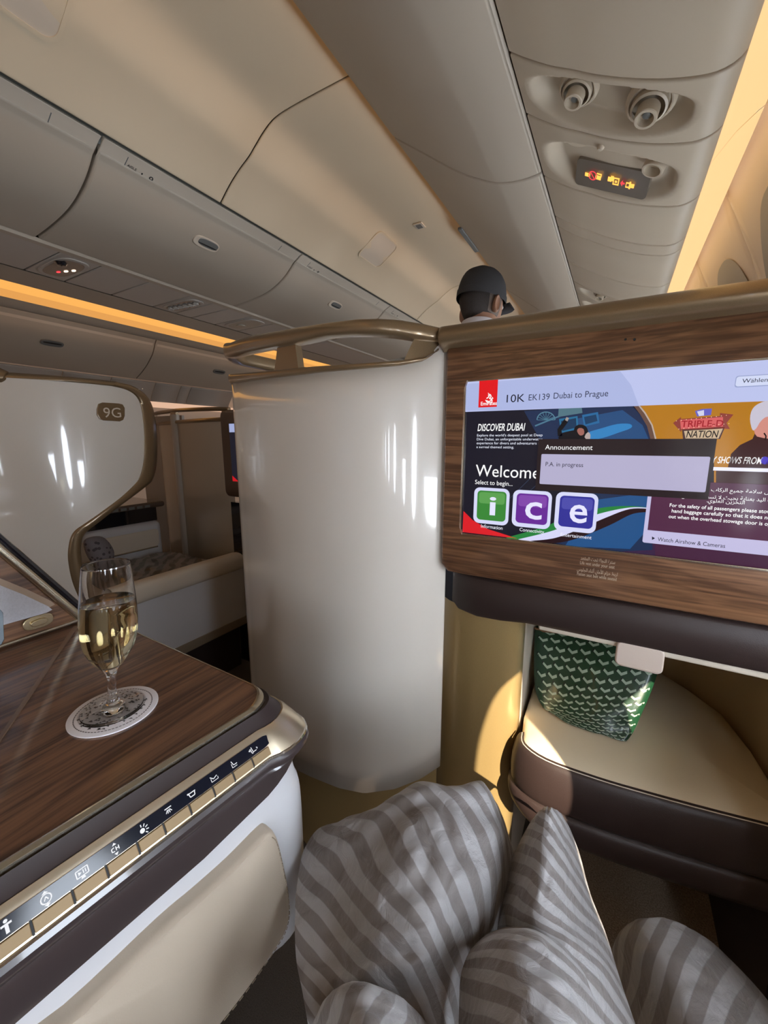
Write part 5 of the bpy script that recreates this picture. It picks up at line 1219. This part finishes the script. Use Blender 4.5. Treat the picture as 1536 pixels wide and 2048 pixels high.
# ================================================================= STRIPED BEDDING OVER THE KNEES
def duvet_mat():
    M = bpy.data.materials.new('striped_satin'); M.use_nodes = True; nt = M.node_tree; b = nt.nodes['Principled BSDF']; L = nt.links.new
    uv = nt.nodes.new('ShaderNodeUVMap'); sp = nt.nodes.new('ShaderNodeSeparateXYZ'); L(uv.outputs[0], sp.inputs[0])
    fr = nt.nodes.new('ShaderNodeMath'); fr.operation = 'FRACT'; L(sp.outputs[0], fr.inputs[0])
    r = nt.nodes.new('ShaderNodeValToRGB'); L(fr.outputs[0], r.inputs[0]); e = r.color_ramp.elements
    e[0].position = .0; e[0].color = (.175, .155, .145, 1); e[1].position = .46; e[1].color = (.175, .155, .145, 1)
    for p, c in ((.50, .325), (.96, .325), (1.0, .18)): q = e.new(p); q.color = (c, c * .97, c * .97, 1)
    L(r.outputs[0], b.inputs['Base Color']); b.inputs['Sheen Weight'].default_value = .25; b.inputs['Roughness'].default_value = .55
    tc = nt.nodes.new('ShaderNodeTexCoord'); n = nt.nodes.new('ShaderNodeTexNoise'); n.inputs['Scale'].default_value = 38; n.inputs['Detail'].default_value = 5; n.inputs['Distortion'].default_value = .8; L(tc.outputs['Object'], n.inputs['Vector'])
    n2 = nt.nodes.new('ShaderNodeTexNoise'); n2.inputs['Scale'].default_value = 1400; L(tc.outputs['Object'], n2.inputs['Vector'])
    b1 = nt.nodes.new('ShaderNodeBump'); b1.inputs['Strength'].default_value = .8; b1.inputs['Distance'].default_value = .006; L(n.outputs['Fac'], b1.inputs['Height'])
    b2 = nt.nodes.new('ShaderNodeBump'); b2.inputs['Strength'].default_value = .25; b2.inputs['Distance'].default_value = .001; L(n2.outputs['Fac'], b2.inputs['Height']); L(b1.outputs[0], b2.inputs['Normal']); L(b2.outputs[0], b.inputs['Normal'])
    return M
DV, DF, DU = [], [], []
def fold(rows, nu, nv, stripe, amp=.004, seed=0, fr=11):
    """smooth sheet through rows of (u, v, height) points measured on the photo"""
    R = [crom([at(u, v, 'Z', z) for u, v, z in r], nu) for r in rows]; n = min(len(r) for r in R); cols = []
    for j in range(n): cols.append(crom([r[j] for r in R], nv))
    k0 = len(DV); m_ = len(cols[0])
    for j in range(n):
        for i in range(m_):
            s, t = j / (n - 1), i / (m_ - 1); p = cols[j][i]
            w = amp * (noise.noise(V((s * fr * .6 + seed, t * fr, seed))) + .5 * noise.noise(V((s * fr * 1.7, t * fr * 1.2 + seed, seed + 3))))
            e = min(1, min(s, 1 - s) * 8 + .25)
            DV.append(p + V((0, -.2, 1)) * w * e); DU.append((stripe(s, t), t))
    for j in range(n - 1):
        for i in range(m_ - 1): DF.append((k0 + j * m_ + i, k0 + (j + 1) * m_ + i, k0 + (j + 1) * m_ + i + 1, k0 + j * m_ + i + 1))
wob = lambda s, t, k: .12 * noise.noise(V((s * 3, t * 3, k)))
A_ = [[(690, 1655, -.68), (740, 1630, -.66), (800, 1600, -.65), (860, 1578, -.64), (915, 1580, -.64), (955, 1585, -.65), (985, 1620, -.67), (1010, 1680, -.69)],
      [(640, 1655, -.55), (700, 1634, -.52), (780, 1592, -.485), (850, 1564, -.462), (912, 1568, -.462), (965, 1571, -.475), (995, 1610, -.515), (1020, 1680, -.58)],
      [(608, 1700, -.585), (690, 1680, -.505), (775, 1645, -.466), (850, 1618, -.450), (920, 1618, -.452), (985, 1640, -.475), (1015, 1690, -.525), (1032, 1740, -.60)],
      [(594, 1770, -.605), (672, 1755, -.520), (752, 1735, -.468), (838, 1712, -.448), (915, 1712, -.452), (985, 1732, -.485), (1010, 1765, -.535), (1024, 1800, -.60)],
      [(590, 1840, -.61), (668, 1835, -.530), (748, 1825, -.475), (832, 1808, -.455), (900, 1808, -.462), (962, 1822, -.495), (988, 1845, -.54), (1005, 1870, -.60)],
      [(592, 1915, -.615), (665, 1915, -.540), (740, 1910, -.490), (820, 1900, -.475), (880, 1900, -.485), (935, 1905, -.515), (962, 1920, -.55), (985, 1950, -.60)],
      [(605, 1985, -.62), (670, 1990, -.550), (740, 1990, -.510), (810, 1985, -.500), (870, 1985, -.510), (920, 1990, -.54), (945, 2005, -.57), (970, 2030, -.61)],
      [(620, 2075, -.62), (680, 2080, -.560), (740, 2085, -.53), (810, 2085, -.52), (870, 2085, -.53), (915, 2085, -.55), (945, 2090, -.58), (970, 2110, -.61)]]
A_ = [[(r[0][0], r[0][1], max(r[0][2], -.55))] + r[1:] for r in A_]
fold(A_, 9, 9, lambda s, t: s * 9 - t * 7.6 + wob(s, t, 1) * 2.5, .0085, 2)
B_ = [[(1068, 1660, -.66), (1085, 1640, -.64), (1100, 1632, -.635), (1115, 1640, -.64), (1130, 1660, -.66)],
      [(1062, 1646, -.52), (1077, 1623, -.480), (1097, 1614, -.466), (1117, 1622, -.480), (1134, 1646, -.53)],
      [(1036, 1690, -.55), (1058, 1670, -.485), (1092, 1662, -.458), (1126, 1676, -.482), (1158, 1704, -.57)],
      [(1004, 1765, -.58), (1040, 1745, -.500), (1086, 1735, -.462), (1136, 1752, -.492), (1180, 1785, -.60)],
      [(982, 1850, -.59), (1022, 1832, -.515), (1074, 1822, -.472), (1142, 1842, -.500), (1212, 1868, -.62)],
      [(985, 1950, -.60), (1044, 1925, -.53), (1112, 1906, -.485), (1190, 1930, -.505), (1244, 1970, -.63)],
      [(1000, 2090, -.61), (1080, 2060, -.54), (1160, 2040, -.49), (1222, 2060, -.515), (1284, 2085, -.64)]]
fold(B_, 12, 10, lambda s, t: t * 12 - s * 1.8 - (s ** 2) * 2.2 + wob(s, t, 5) * 2, .0035, 7)
E_ = [[(968, 1868, -.54), (1040, 1848, -.525), (1110, 1872, -.54), (1175, 1930, -.57)],
      [(936, 1908, -.505), (988, 1872, -.462), (1060, 1866, -.446), (1128, 1896, -.468), (1182, 1955, -.53)],
      [(921, 1955, -.51), (986, 1925, -.448), (1070, 1922, -.430), (1150, 1952, -.455), (1212, 2005, -.54)],
      [(917, 2050, -.52), (990, 2025, -.440), (1080, 2020, -.418), (1170, 2045, -.445), (1245, 2085, -.55)],
      [(910, 2190, -.53), (995, 2160, -.43), (1090, 2150, -.41), (1190, 2170, -.44), (1280, 2200, -.56)]]
E_[0] = [(950, 1885, -.55), (985, 1862, -.54), (1045, 1852, -.53), (1112, 1875, -.54), (1170, 1930, -.57)]
fold(E_, 11, 10, lambda s, t: t * 6.0 - s * 3.0 + wob(s, t, 9) * 1.5, .003, 11)
C_ = [[(1240, 1905, -.67), (1262, 1875, -.65), (1290, 1855, -.63), (1325, 1850, -.63), (1362, 1862, -.64), (1400, 1885, -.67)],
      [(1224, 1897, -.57), (1240, 1864, -.515), (1275, 1840, -.480), (1322, 1836, -.466), (1370, 1851, -.485), (1418, 1880, -.55)],
      [(1234, 1945, -.585), (1262, 1920, -.510), (1308, 1898, -.462), (1368, 1896, -.458), (1432, 1915, -.500), (1490, 1948, -.59)],
      [(1252, 2020, -.59), (1298, 1998, -.505), (1358, 1978, -.456), (1428, 1976, -.458), (1500, 1992, -.51), (1550, 2022, -.60)],
      [(1275, 2130, -.60), (1340, 2100, -.50), (1410, 2080, -.45), (1490, 2075, -.46), (1570, 2090, -.52), (1590, 2115, -.62)]]
C_ = [[(u, v, z - (.08 if i == 0 else .205)) for u, v, z in r] for i, r in enumerate(C_)]
fold(C_, 9, 10, lambda s, t: t * 5 + s * 4.5 + wob(s, t, 4) * 2, .004, 15)
D_ = [[(650, 2040, -.60), (672, 2010, -.58), (708, 1985, -.56), (758, 1995, -.56), (808, 2020, -.58), (840, 2050, -.60)],
      [(624, 2050, -.53), (655, 1992, -.475), (704, 1963, -.445), (760, 1974, -.450), (815, 2004, -.475), (858, 2050, -.53)],
      [(610, 2100, -.54), (658, 2050, -.465), (718, 2026, -.430), (786, 2040, -.436), (848, 2078, -.47), (890, 2120, -.54)],
      [(600, 2200, -.55), (665, 2150, -.46), (735, 2130, -.42), (810, 2140, -.43), (880, 2180, -.47), (930, 2220, -.55)]]
fold(D_, 9, 9, lambda s, t: t * 2.5 + s * 5 + wob(s, t, 6) * 2, .003, 21)
duv = mk('duvet', DV, DF, duvet_mat(), None, ang=180)
me = duv.data; uvl = me.uv_layers.new(name='UVMap')
for lp in me.loops: uvl.data[lp.index].uv = DU[lp.vertex_index]
tag(duv, 'grey satin-striped duvet bunched over the knees in the foreground', 'duvet')
